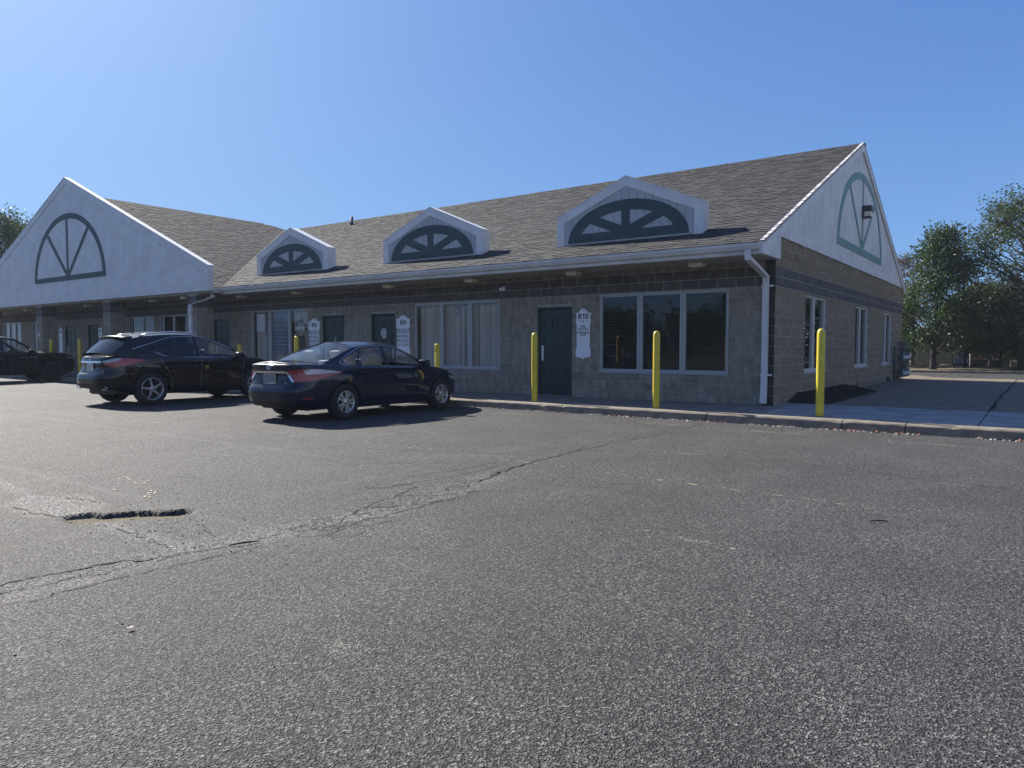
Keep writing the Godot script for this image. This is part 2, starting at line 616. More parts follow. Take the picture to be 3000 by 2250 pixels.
# A crack: a jagged dark ribbon laid along a path.
func crack(s: SurfaceTool, path: Array, width: float, rough := 0.05) -> void:
	var pts := []
	for i in path.size() - 1:
		var a: Vector2 = path[i]
		var b: Vector2 = path[i + 1]
		var n := maxi(2, int(a.distance_to(b) / 0.07))
		for k in n:
			var p := a.lerp(b, float(k) / n)
			pts.append(p + Vector2(rng.randfn(0, rough * 0.35), rng.randfn(0, rough * 0.35)))
	pts.append(path[-1])
	for i in pts.size() - 1:
		if rng.randf() < 0.07:
			continue
		var a: Vector2 = pts[i]
		var b: Vector2 = pts[i + 1]
		var n := (b - a).orthogonal().normalized()
		var wa := width * rng.randf_range(0.3, 1.0)
		var wb := width * rng.randf_range(0.3, 1.0)
		var y1: float = GY + lot_at(a.x, a.y)[0] + 0.004
		var y2: float = GY + lot_at(b.x, b.y)[0] + 0.004
		var p := [Vector3(a.x + n.x * wa, y1, a.y + n.y * wa), Vector3(b.x + n.x * wb, y2, b.y + n.y * wb), Vector3(b.x - n.x * wb, y2, b.y - n.y * wb), Vector3(a.x - n.x * wa, y1, a.y - n.y * wa)]
		if (p[1] - p[0]).cross(p[3] - p[0]).y > 0:
			p.reverse()
		quad(s, p[0], p[1], p[2], p[3])


func cracks() -> void:
	var all := [
		[[Vector2(-0.42, 2.6), Vector2(-0.30, 3.97), Vector2(-0.40, 5.4), Vector2(-0.46, 7.02), Vector2(-0.36, 8.4), Vector2(-0.14, 9.4)], 0.016],
		[[Vector2(-0.58, 3.2), Vector2(-0.55, 5.2), Vector2(-0.60, 6.4), Vector2(-0.44, 7.2)], 0.009],
		[[Vector2(-0.5, 9.9), Vector2(-0.3, 10.38), Vector2(-0.05, 10.2), Vector2(0.1, 10.0), Vector2(0.2, 9.7)], 0.013],
		[[Vector2(-0.75, 10.3), Vector2(-0.6, 9.8), Vector2(-0.5, 9.2), Vector2(-0.55, 8.5)], 0.009],
		[[Vector2(-0.9, 9.7), Vector2(-0.75, 9.0), Vector2(-0.72, 8.3)], 0.008],
		[[Vector2(-0.18, 10.9), Vector2(0.05, 10.6), Vector2(0.15, 10.35), Vector2(0.24, 10.0)], 0.010],
		[[Vector2(0.16, 11.5), Vector2(0.2, 11.0), Vector2(0.18, 10.6), Vector2(0.26, 10.2)], 0.009],
		[[Vector2(-0.16, 11.5), Vector2(-0.08, 11.1), Vector2(-0.2, 10.8), Vector2(-0.32, 10.3)], 0.009],
		[[Vector2(-0.34, 13.7), Vector2(-0.31, 13.2), Vector2(-0.24, 12.8), Vector2(-0.15, 12.62), Vector2(0.0, 12.3)], 0.013],
		[[Vector2(-0.18, 13.7), Vector2(-0.14, 13.2), Vector2(-0.06, 12.7), Vector2(0.0, 12.2), Vector2(-0.02, 11.7)], 0.007],
		[[Vector2(0.1, 13.6), Vector2(0.10, 13.1), Vector2(0.13, 12.6), Vector2(0.16, 12.1)], 0.006],
		[[Vector2(-2.55, 12.6), Vector2(-2.2, 12.62), Vector2(-1.9, 12.55), Vector2(-1.75, 12.4)], 0.010],
		[[Vector2(-2.6, 12.2), Vector2(-2.3, 12.1), Vector2(-2.05, 12.15)], 0.008],
		[[Vector2(-1.3, 12.42), Vector2(-1.0, 12.45), Vector2(-0.6, 12.44), Vector2(-0.3, 12.5)], 0.008],
		[[Vector2(-0.75, 12.3), Vector2(-0.5, 12.1), Vector2(-0.3, 12.15)], 0.006],
		[[Vector2(-3.4, 8.9), Vector2(-2.4, 8.3), Vector2(-1.5, 7.9), Vector2(-0.6, 7.6)], 0.008],
		[[Vector2(-5.2, 9.0), Vector2(-3.6, 8.2), Vector2(-2.2, 7.4), Vector2(-1.0, 6.8)], 0.007],
		[[Vector2(-0.4, 6.9), Vector2(0.4, 6.5), Vector2(1.2, 6.3), Vector2(2.0, 6.35)], 0.008],
		[[Vector2(1.2, 5.9), Vector2(2.0, 6.25), Vector2(2.9, 6.45), Vector2(3.6, 6.7), Vector2(4.4, 6.65)], 0.012],
		[[Vector2(1.0, 5.6), Vector2(1.8, 5.75), Vector2(2.4, 5.9)], 0.010],
		[[Vector2(3.4, 6.3), Vector2(3.9, 6.15), Vector2(4.6, 6.2)], 0.008],
		[[Vector2(0.9, 2.7), Vector2(1.1, 3.3), Vector2(1.0, 3.9)], 0.008],
		[[Vector2(1.9, 2.7), Vector2(1.75, 3.4), Vector2(1.9, 3.9)], 0.006],
		[[Vector2(-1.9, 9.3), Vector2(-1.2, 8.7), Vector2(-0.6, 8.2)], 0.006],
		[[Vector2(0.9, 8.9), Vector2(1.15, 8.55), Vector2(1.35, 8.3)], 0.007],
	]
	var root := Node3D.new()
	root.name = "asphalt_cracks"
	add_child(root)
	struct(root)
	for q in all:
		var s := st()
		crack(s, q[0], q[1])
		obj("crack", s, M.crack, root)
	# small polygons of alligator cracking
	var s := st()
	for k in 26:
		var c := Vector2(rng.randfn(-0.05, 0.16), rng.randf_range(9.4, 11.9))
		var n := rng.randi_range(4, 6)
		var ring := []
		var r := rng.randf_range(0.05, 0.13)
		var a0 := rng.randf() * TAU
		for i in n + 1:
			ring.append(c + Vector2.from_angle(a0 + TAU * i / n) * r * rng.randf_range(0.75, 1.25) * Vector2(0.8, 1.5))
		crack(s, ring, 0.005, 0.015)
	stuff(obj("crack_web", s, M.crack, root))


# Worn paint: what is left of a line, flake by flake.
func worn(s: SurfaceTool, a: Vector2, b: Vector2, width: float, keep: float) -> void:
	var l := a.distance_to(b)
	var d := (b - a) / l
	var n := d.orthogonal()
	var step := 0.05
	var k := 0.0
	while k < l:
		var j := -width * 0.5
		while j < width * 0.5:
			var q := a + d * k + n * j
			if rng.randf() < keep * 0.32 * (0.6 + 0.9 * hills.get_noise_2d(q.x * 60.0, q.y * 60.0)):
				var w := rng.randf_range(0.012, 0.028)
				var ln := rng.randf_range(0.03, 0.10)
				var y: float = GY + lot_at(q.x, q.y)[0] + 0.004
				var p := [q, q + d * ln + n * rng.randfn(0, 0.006), q + d * ln * 0.8 + n * w, q + n * w * 0.8]
				var e := []
				for t in p:
					e.append(Vector3(t.x, y, t.y))
				if (e[1] - e[0]).cross(e[3] - e[0]).y > 0:
					e.reverse()
				quad(s, e[0], e[1], e[2], e[3])
			j += 0.02
		k += step


func paint() -> void:
	var root := Node3D.new()
	root.name = "worn_bay_lines"
	add_child(root)
	struct(root)
	for q in [[Vector2(-0.9, 8.1), Vector2(0.6, 8.2), 0.09, 0.25], [Vector2(0.6, 8.2), Vector2(3.05, 8.38), 0.08, 0.55], [Vector2(3.05, 8.38), Vector2(4.3, 8.5), 0.09, 0.25], [Vector2(-3.3, 11.4), Vector2(-2.6, 11.44), 0.10, 0.6], [Vector2(-2.95, 11.1), Vector2(-2.7, 11.5), 0.07, 0.5], [Vector2(-2.75, 11.75), Vector2(-2.45, 11.8), 0.09, 0.55], [Vector2(-2.35, 11.55), Vector2(-2.0, 11.75), 0.09, 0.5]]:
		var s := st()
		worn(s, q[0], q[1], q[2], q[3])
		obj("painted_line", s, M.paint_yellow, root)
	for q in [[Vector2(2.55, 2.55), Vector2(2.7, 3.6), 0.10, 0.5], [Vector2(-4.6, 2.5), Vector2(-4.7, 8.4), 0.10, 0.22], [Vector2(-10.2, 3.0), Vector2(-10.3, 8.6), 0.10, 0.3], [Vector2(-17.0, 8.9), Vector2(-8.2, 8.4), 0.11, 0.5], [Vector2(-16.0, 3.0), Vector2(-16.1, 8.9), 0.10, 0.4], [Vector2(-8.2, 8.4), Vector2(-2.0, 8.0), 0.10, 0.10], [Vector2(2.1, 10.2), Vector2(2.75, 10.27), 0.06, 0.35], [Vector2(0.4, 6.38), Vector2(1.13, 6.34), 0.07, 0.35]]:
		var s := st()
		worn(s, q[0], q[1], q[2], q[3])
		obj("painted_line", s, M.paint_white, root)


# ---------------------------------------------------------------- walkways and kerb
func slab(s: SurfaceTool, poly: Array, y: float, thick := 0.12) -> void:
	var p := PackedVector2Array()
	for q in poly:
		p.append(Vector2(q[0], -q[1]))
	extrude(s, p, Transform3D(Basis(Vector3(1, 0, 0), Vector3(0, 0, -1), Vector3(0, 1, 0)), Vector3(0, y, 0)), -thick, 0.0, false)


func walkways() -> void:
	var root := Node3D.new()
	root.name = "walkway"
	add_child(root)
	struct(root)
	var g := 0.006
	# grey slabs along the facade
	var x := -42.0
	while x < -0.3:
		var e := minf(x + 1.55, 0.26)
		if e > -0.8:
			e = 0.26
		var s := st()
		slab(s, [[x + g, 0.0], [e - g, 0.0] if e < 0.2 else [0.05, 0.0], [e - g, 0.0] if e < 0.2 else [0.24, -0.16], [e - g, 2.0] if e < 0.2 else [0.35, 2.0], [x + g, 2.0]], rng.randf_range(-0.0015, 0.0015))
		obj("slab", s, M.concrete, root)
		x = e
	# newer pale slabs past the corner
	for q in [[[0.06, -0.02], [0.02, -1.0], [1.885, -1.0], [1.99, 2.0], [0.365, 2.0], [0.26, -0.17]], [[1.895, -1.0], [3.605, -1.0], [3.615, 2.0], [2.0, 2.0]], [[3.625, -1.0], [6.2, -1.0], [6.2, 2.0], [3.635, 2.0]], [[6.21, -1.0], [12.0, -1.0], [12.0, 2.0], [6.21, 2.0]]]:
		var s := st()
		slab(s, q, 0.003)
		obj("slab", s, M.concrete_new, root)
	# the old paving beside the building
	for q in [[[0.80, -1.02], [3.59, -1.02], [3.57, -6.58], [0.72, -6.60]], [[3.63, -1.02], [12.0, -1.02], [12.0, -17.6], [3.66, -17.9], [3.61, -6.58]], [[0.03, -6.62], [3.57, -6.62], [3.60, -12.2], [0.03, -12.2]], [[0.03, -12.22], [3.60, -12.22], [3.63, -18.3], [1.9, -18.1], [0.9, -18.6], [0.03, -20.5], [-3.0, -20.5], [-3.0, -17.0], [0.03, -17.0]]]:
		var s := st()
		slab(s, q, 0.0)
		obj("slab", s, M.concrete_old, root)
	# dirt showing in the joints
	var s := st()
	quad(s, Vector3(-42, -0.03, -21), Vector3(12, -0.03, -21), Vector3(12, -0.03, 2.02), Vector3(-42, -0.03, 2.02))
	obj("joint_bed", s, M.crack, root)
	s = st()
	var path := [Vector2(3.61, -1.0), Vector2(3.66, -2.4), Vector2(3.58, -4.0), Vector2(3.63, -5.6), Vector2(3.58, -7.0), Vector2(3.66, -9.5), Vector2(3.62, -12.0), Vector2(3.66, -15.0)]
	for i in path.size() - 1:
		for k in 8:
			var a: Vector2 = path[i].lerp(path[i + 1], k / 8.0) + Vector2(rng.randfn(0, 0.012), 0)
			var b: Vector2 = path[i].lerp(path[i + 1], (k + 1.15) / 8.0) + Vector2(rng.randfn(0, 0.012), 0)
			var w := rng.randf_range(0.008, 0.028)
			quad(s, Vector3(a.x - w, 0.005, a.y), Vector3(b.x - w, 0.005, b.y), Vector3(b.x + w, 0.005, b.y), Vector3(a.x + w, 0.005, a.y))
	obj("crack", s, M.crack, root)
	# kerb stones
	var kerb := Node3D.new()
	kerb.name = "kerb"
	add_child(kerb)
	struct(kerb)
	var joints := [-42.0, -39.0, -36.0, -33.0, -30.0, -27.0, -24.0, -21.0, -18.2, -15.2, -12.1, -9.0, -6.6, -3.61, -0.51, 1.78, 2.7, 5.9, 9.0, 12.0]
	for i in joints.size() - 1:
		var a: float = joints[i] + 0.008
		var b: float = joints[i + 1] - 0.008
		s = st()
		var n := maxi(3, int((b - a) / 0.12)) if a > -7.0 else 6
		var prev := []
		for k in n + 1:
			var xx := lerpf(a, b, float(k) / n)
			var j := hills.get_noise_2d(xx * 70.0, 3.0) * 0.012
			var cut := 0.0
			for ch in [[-4.1, 0.12], [-3.58, 0.10], [1.72, 0.14], [2.66, 0.06], [5.0, 0.1], [3.35, 0.08]]:
				cut = maxf(cut, 1.0 - absf(xx - ch[0]) / ch[1])
			var e := 0.022 + absf(j) + cut * 0.035
			var row := [Vector3(xx, -0.001, 2.005), Vector3(xx, -0.002, 2.33 - e - j), Vector3(xx, -0.012 - cut * 0.02, 2.33 - e * 0.35 - j * 0.5), Vector3(xx, -0.03 - cut * 0.03, 2.335 + j * 0.3), Vector3(xx, GY - 0.03, 2.365)]
			if k > 0:
				for m in 4:
					quad(s, prev[m], row[m], row[m + 1], prev[m + 1])
			else:
				for m in [[0, 4, 3], [0, 3, 2], [0, 2, 1]]:
					for t in m:
						s.add_vertex(row[t])
			prev = row
		for m in [[0, 3, 4], [0, 2, 3], [0, 1, 2]]:
			for t in m:
				s.add_vertex(prev[t])
		obj("kerb_stone", s, M.kerb, kerb)
	# far kerb and the dry verge behind the rear lot
	var far := Node3D.new()
	far.name = "rear_kerb"
	add_child(far)
	struct(far)
	for k in 16:
		s = st()
		var xa := -14.0 + k * 3.0
		var za := -28.2 - (xa + 1.0) * 0.45 * 0.0
		box(s, Vector3(xa + 0.01, -0.16, za - 0.16), Vector3(xa + 2.99, 0.02, za), 0.02)
		obj("kerb_stone", s, M.kerb, far)
	s = st()
	for k in 60:
		for r in 5:
			var p := []
			for c in [[0, 0], [1, 0], [1, 1], [0, 1]]:
				var px: float = -30.0 + (k + c[0]) * 1.2
				var pz: float = -28.36 - (r + c[1]) * 1.5
				p.append(Vector3(px, -0.02 + 0.10 * hills.get_noise_2d(px * 30.0, pz * 30.0) + 0.04 * (r + c[1]) * 0.5, pz))
			quad(s, p[3], p[2], p[1], p[0])
	struct(obj("verge", s, M.verge))
	# mulch bed in the corner by the side wall
	s = st(true)
	var nx := 12
	var nz := 40
	var hh := func(u: float, w: float) -> Vector3:
		var z := lerpf(-1.0, -7.9, w)
		var out := 0.80 if z > -6.6 else lerpf(0.72, 0.02, (-6.6 - z) / 1.3)
		out = minf(out, 0.03 + maxf(0.0, (-0.35 - z)) * 3.0)
		var xx := u * out
		var rise := (1.0 - u) * 0.16 + 0.03 * hills.get_noise_2d(xx * 120.0, z * 120.0)
		return Vector3(xx, 0.012 + rise * smoothstep(-0.9, -1.8, z) * smoothstep(-7.9, -6.2, z) + 0.012 * hills.get_noise_2d(xx * 400.0, z * 400.0), z)
	for i in nx:
		for k in nz:
			var u0 := float(i) / nx
			var u1 := float(i + 1) / nx
			var w0 := float(k) / nz
			var w1 := float(k + 1) / nz
			quad(s, hh.call(u0, w1), hh.call(u1, w1), hh.call(u1, w0), hh.call(u0, w0))
	var bed := obj("mulch_bed", s, M.mulch)
	struct(bed)
	var chip := st()
	box(chip, Vector3(-0.025, -0.004, -0.006), Vector3(0.025, 0.004, 0.006))
	var mm := MultiMesh.new()
	mm.transform_format = MultiMesh.TRANSFORM_3D
	mm.mesh = done(chip)
	mm.instance_count = 2600
	for k in 2600:
		var p: Vector3 = hh.call(rng.randf(), rng.randf() * 0.95 + 0.01)
		mm.set_instance_transform(k, Transform3D(Basis.from_euler(Vector3(rng.randfn(0, 0.4), rng.randf() * TAU, rng.randfn(0, 0.4))).scaled(Vector3.ONE * rng.randf_range(0.5, 1.5)), p + Vector3(0, 0.01, 0)))
	var mi := MultiMeshInstance3D.new()
	mi.name = "mulch_chips"
	mi.multimesh = mm
	mi.material_override = M.mulch_chip
	bed.add_child(mi)
	stuff(mi)


# ---------------------------------------------------------------- block walls
const BL := 0.4064
const CO := 0.2032
var FRONT := Transform3D.IDENTITY
var SIDE := Transform3D(Basis(Vector3(0, 0, -1), Vector3(0, 1, 0), Vector3(1, 0, 0)), Vector3.ZERO)
var house: Node3D
var block_cache := {}
var block_list := []


# A wall of real thickness with openings: u along it, y up, faces only where they can be seen.
func wall_shell(s: SurfaceTool, xf: Transform3D, u0: float, u1: float, y0: float, y1: float, holes: Array, zf: float, zb: float) -> void:
	var us := [u0, u1]
	var ys := [y0, y1]
	for h in holes:
		for q in [h.position.x, h.end.x]:
			if q > u0 and q < u1 and not us.has(q):
				us.append(q)
		for q in [h.position.y, h.end.y]:
			if q > y0 and q < y1 and not ys.has(q):
				ys.append(q)
	us.sort()
	ys.sort()
	for i in us.size() - 1:
		for j in ys.size() - 1:
			var c := Vector2((us[i] + us[i + 1]) * 0.5, (ys[j] + ys[j + 1]) * 0.5)
			var open := false
			for h in holes:
				open = open or h.has_point(c)
			if open:
				continue
			var a: float = us[i]
			var b: float = us[i + 1]
			var d: float = ys[j]
			var e: float = ys[j + 1]
			quad(s, xf * Vector3(a, e, zf), xf * Vector3(b, e, zf), xf * Vector3(b, d, zf), xf * Vector3(a, d, zf))
			quad(s, xf * Vector3(b, e, zb), xf * Vector3(a, e, zb), xf * Vector3(a, d, zb), xf * Vector3(b, d, zb))
	var all := [Rect2(u0, y0, u1 - u0, y1 - y0)]
	for k in holes.size() + 1:
		var r: Rect2 = all[0] if k == 0 else holes[k - 1]
		var p := [Vector2(r.position.x, r.position.y), Vector2(r.end.x, r.position.y), Vector2(r.end.x, r.end.y), Vector2(r.position.x, r.end.y)]
		for i in 4:
			var a: Vector2 = p[i]
			var b: Vector2 = p[(i + 1) % 4]
			if k > 0:
				var t := a
				a = b
				b = t
			quad(s, xf * Vector3(a.x, a.y, zf), xf * Vector3(b.x, b.y, zf), xf * Vector3(b.x, b.y, zb), xf * Vector3(a.x, a.y, zb))


# One block: an uneven face, chamfered to the recessed joint.
func block_mesh(w: float, rough: bool, variant: int) -> ArrayMesh:
	var key := "%.3f%s%d" % [w, rough, variant]
	if block_cache.has(key):
		return block_cache[key]
	var r := RandomNumberGenerator.new()
	r.seed = hash(key)
	var s := st(false)
	var g := 0.006
	var hw := w * 0.5 - g
	var hh := CO * 0.5 - g
	var nx := 4 if w > 0.25 else 2
	var ny := 2
	var ch := 0.004
	var pt := []
	for j in ny + 1:
		var row := []
		for i in nx + 1:
			var x := lerpf(-hw + ch, hw - ch, float(i) / nx)
			var y := lerpf(-hh + ch, hh - ch, float(j) / ny)
			var z := r.randf_range(-0.001, 0.001) if not rough else r.randf_range(-0.004, 0.012)
			row.append(Vector3(x, y, z))
		pt.append(row)
	for j in ny:
		for i in nx:
			quad(s, pt[j + 1][i], pt[j + 1][i + 1], pt[j][i + 1], pt[j][i])
	var rim := []
	for i in nx + 1:
		rim.append(pt[0][i])
	for j in range(1, ny + 1):
		rim.append(pt[j][nx])
	for i in range(nx - 1, -1, -1):
		rim.append(pt[ny][i])
	for j in range(ny - 1, 0, -1):
		rim.append(pt[j][0])
	for k in rim.size():
		var a: Vector3 = rim[k]
		var b: Vector3 = rim[(k + 1) % rim.size()]
		var oa := Vector3(signf(a.x) * hw if absf(absf(a.x) - hw + ch) < 1e-4 else a.x, signf(a.y) * hh if absf(absf(a.y) - hh + ch) < 1e-4 else a.y, -0.0085)
		var ob := Vector3(signf(b.x) * hw if absf(absf(b.x) - hw + ch) < 1e-4 else b.x, signf(b.y) * hh if absf(absf(b.y) - hh + ch) < 1e-4 else b.y, -0.0085)
		quad(s, a, b, ob, oa)
	var m := done(s)
	block_cache[key] = m
	return m


func lay_blocks(wall: Node3D, xf: Transform3D, u0: float, u1: float, first: int, last: int, holes: Array, look: Callable, base := 0.0, even_shift := 0.0, split := 0.0) -> void:
	for c in range(first, last):
		var y0 := base + c * CO
		var yc := y0 + CO * 0.5
		var cuts := [[u0, u1]]
		for h in holes:
			if h.position.y < yc and h.end.y > yc:
				var nxt := []
				for q in cuts:
					if h.position.x >= q[1] or h.end.x <= q[0]:
						nxt.append(q)
					else:
						if h.position.x - q[0] > 0.03:
							nxt.append([q[0], h.position.x])
						if q[1] - h.end.x > 0.03:
							nxt.append([h.end.x, q[1]])
				cuts = nxt
		var shift := even_shift + (BL * 0.5 if c % 2 == 1 else 0.0)
		for q in cuts:
			var a: float = q[0]
			while a < q[1] - 0.012:
				var k := floorf((a - shift + 0.06) / BL) + 1.0
				var b := minf(k * BL + shift, q[1])
				if q[1] - b < 0.06:
					b = q[1]
				if split < -0.001 and a < split - 0.01 and b > split + 0.01:
					b = split
				var uc := (a + b) * 0.5
				var lk: Array = look.call(uc, c)
				var w := b - a
				if absf(w - BL) < 0.006:
					w = BL
				var t := xf * Transform3D(Basis.IDENTITY, Vector3(uc, yc, 0))
				block_list.append([t.origin.distance_to(eye), wall, t, w, lk[0], lk[1], rng.randi() % 3])
				a = b


func place_blocks(most: int) -> void:
	block_list.sort_custom(func(p, q): return p[0] < q[0])
	var rest := {}
	for i in block_list.size():
		var q: Array = block_list[i]
		var m := block_mesh(q[3], q[5], q[6])
		if i < most:
			var o := MeshInstance3D.new()
			o.name = "block"
			o.mesh = m
			o.material_override = M[q[4]]
			o.transform = q[2]
			q[1].add_child(o, true)
		else:
			if not rest.has(q[1]):
				rest[q[1]] = {}
			if not rest[q[1]].has(q[4]):
				var s := SurfaceTool.new()
				s.begin(Mesh.PRIMITIVE_TRIANGLES)
				rest[q[1]][q[4]] = s
			rest[q[1]][q[4]].append_from(m, 0, q[2])
	for wall in rest:
		# one part per wall for all that is left, its tones as surfaces
		var am := ArrayMesh.new()
		var mats := []
		for k in rest[wall]:
			rest[wall][k].commit(am)
			mats.append(M[k])
		var o := MeshInstance3D.new()
		o.name = "blocks"
		o.mesh = am
		for k in mats.size():
			o.set_surface_override_material(k, mats[k])
		stuff(o)
		wall.add_child(o, true)


# ---------------------------------------------------------------- openings
# A row of framed lights set in an opening. Returns the window part.
func window_in(parent: Node3D, xf: Transform3D, r: Rect2, n: int, frame: Material, back := 0.035, fw := 0.052) -> MeshInstance3D:
	var s := st()
	var w := r.size.x / n
	var y0 := r.position.y
	var y1 := r.end.y
	var zf := -back + 0.0
	var zb := -back - 0.085
	for k in n:
		var a := r.position.x + k * w + (0.003 if k else 0.0)
		var b := r.position.x + (k + 1) * w - (0.003 if k < n - 1 else 0.0)
		box(s, Vector3(a, y0, zb), Vector3(a + fw, y1, zf), 0.006, xf)
		box(s, Vector3(b - fw, y0, zb), Vector3(b, y1, zf), 0.006, xf)
		box(s, Vector3(a + fw, y0, zb), Vector3(b - fw, y0 + fw * 1.25, zf), 0.006, xf)
		box(s, Vector3(a + fw, y1 - fw, zb), Vector3(b - fw, y1, zf), 0.006, xf)
		# inner bead, set back
		var i := fw + 0.016
		box(s, Vector3(a + fw, y0 + fw * 1.25, zb + 0.02), Vector3(a + i, y1 - fw, zf - 0.018), 0.0, xf)
		box(s, Vector3(b - i, y0 + fw * 1.25, zb + 0.02), Vector3(b - fw, y1 - fw, zf - 0.018), 0.0, xf)
		box(s, Vector3(a + i, y0 + fw * 1.25, zb + 0.02), Vector3(b - i, y0 + fw * 1.25 + 0.016, zf - 0.018), 0.0, xf)
		box(s, Vector3(a + i, y1 - fw - 0.016, zb + 0.02), Vector3(b - i, y1 - fw, zf - 0.018), 0.0, xf)
	var o := obj("window", s, frame, parent)
	s = st()
	box(s, Vector3(r.position.x - 0.012, y0 - 0.022, zb), Vector3(r.end.x + 0.012, y0 - 0.002, 0.022), 0.005, xf)
	obj("sill", s, frame, o)
	for k in n:
		var a := r.position.x + k * w + fw + 0.012
		var b := r.position.x + (k + 1) * w - fw - 0.012
		s = st()
		var z := -back - 0.045
		var lo := y0 + fw * 1.25 + 0.012
		var hi := y1 - fw - 0.012
		quad(s, xf * Vector3(a, hi, z), xf * Vector3(b, hi, z), xf * Vector3(b, lo, z), xf * Vector3(a, lo, z))
		obj("pane", s, M.pane, o)
	return o


func door_in(parent: Node3D, xf: Transform3D, r: Rect2, lever_left := true, lever := true) -> void:
	var s := st()
	var x0 := r.position.x
	var x1 := r.end.x
	var y0 := r.position.y
	var y1 := r.end.y
	var f := 0.05
	box(s, Vector3(x0, y0, -0.16), Vector3(x0 + f, y1, 0.006), 0.006, xf)
	box(s, Vector3(x1 - f, y0, -0.16), Vector3(x1, y1, 0.006), 0.006, xf)
	box(s, Vector3(x0 + f, y1 - f, -0.16), Vector3(x1 - f, y1, 0.006), 0.006, xf)
	var a := x0 + f + 0.004
	var b := x1 - f - 0.004
	var t := y1 - f - 0.004
	box(s, Vector3(a, y0 + 0.03, -0.09), Vector3(b, t, -0.045), 0.004, xf)
	var d := obj("door", s, M.door_green, parent)
	# six raised panels
	var w := b - a
	for c in 2:
		var pa := a + w * (0.13 if c == 0 else 0.55)
		var pb := pa + w * 0.32
		for q in [[0.10, 0.40], [0.50, 1.02], [1.12, 1.90]] if false else [[0.16, 0.78], [0.96, 1.56], [1.68, 1.96]]:
			s = st()
			var lo: float = y0 + q[0] * (t - y0) / 2.13
			var hi: float = y0 + q[1] * (t - y0) / 2.13
			for e in [[pa, lo, pb, lo + 0.016], [pa, hi - 0.016, pb, hi], [pa, lo + 0.016, pa + 0.016, hi - 0.016], [pb - 0.016, lo + 0.016, pb, hi - 0.016]]:
				box(s, Vector3(e[0], e[1], -0.046), Vector3(e[2], e[3], -0.034), 0.004, xf)
			box(s, Vector3(pa + 0.04, lo + 0.04, -0.046), Vector3(pb - 0.04, hi - 0.04, -0.037), 0.006, xf)
			obj("panel", s, M.door_green, d)
	if lever:
		s = st()
		var lx := a + 0.035 if lever_left else b - 0.105
		box(s, Vector3(lx, y0 + 0.86, -0.046), Vector3(lx + 0.07, y0 + 1.24, -0.030), 0.008, xf)
		tube(s, [xf * Vector3(lx + 0.035, y0 + 0.97, -0.03), xf * Vector3(lx + 0.035, y0 + 0.97, 0.02), xf * Vector3(lx + 0.05, y0 + 0.968, 0.03), xf * Vector3(lx + 0.15, y0 + 0.955, 0.03)], 0.011, 8)
		lathe(s, [Vector2(0.0001, 0.012), Vector2(0.022, 0.01), Vector2(0.024, 0.0)], 12, xf * Transform3D(Basis(Vector3.RIGHT, PI / 2), Vector3(lx + 0.035, y0 + 1.09, -0.03)))
		obj("handle", s, M.steel, d)
	s = st()
	box(s, Vector3(x0 + f, y0, -0.12), Vector3(x1 - f, y0 + 0.022, 0.03), 0.006, xf)
	obj("threshold", s, M.steel, d)
	s = st()
	for hy in [0.28, 1.05, 1.85]:
		var hx := b + 0.002 if lever_left else a - 0.002
		tube(s, [xf * Vector3(hx, y0 + hy, -0.038), xf * Vector3(hx, y0 + hy + 0.1, -0.038)], 0.009, 8)
	obj("hinge", s, M.bronze, d)


# ---------------------------------------------------------------- the building
const EAVE_Z := 1.1
const RIDGE_Z := -7.95
const PITCH := 0.425
const EAVE_Y := 3.19


func roof_y(z: float) -> float:
	return EAVE_Y + PITCH * (EAVE_Z - z) if z > RIDGE_Z else EAVE_Y + PITCH * (EAVE_Z - RIDGE_Z) - PITCH * (RIDGE_Z - z)


var win_b10 := Rect2(-4.06, 0.61, 3.10, 1.815)
var win_b9 := Rect2(-10.05, 0.61, 3.05, 1.815)
var win_b8 := Rect2(-17.84, 0.61, 3.12, 1.84)
var door_b10 := Rect2(-5.80, 0.0, 1.0, 2.18)
var door_b9 := Rect2(-11.79, 0.0, 1.0, 2.18)
var door_b8 := Rect2(-14.02, 0.0, 1.02, 2.19)
var door_b7 := Rect2(-20.11, 0.0, 0.97, 2.21)
var win_side := [Rect2(2.31, 0.60, 2.14, 1.825), Rect2(7.78, 0.60, 2.10, 1.82), Rect2(12.18, 0.59, 2.08, 1.82)]
var far_open := [Rect2(-23.96, 0.61, 2.05, 1.84), Rect2(-26.26, 0.61, 1.9, 1.84), Rect2(-30.08, 0.0, 0.98, 2.21), Rect2(-32.36, 0.0, 1.02, 2.21), Rect2(-36.1, 0.0, 1.0, 2.45), Rect2(-39.75, 0.61, 2.3, 1.84)]


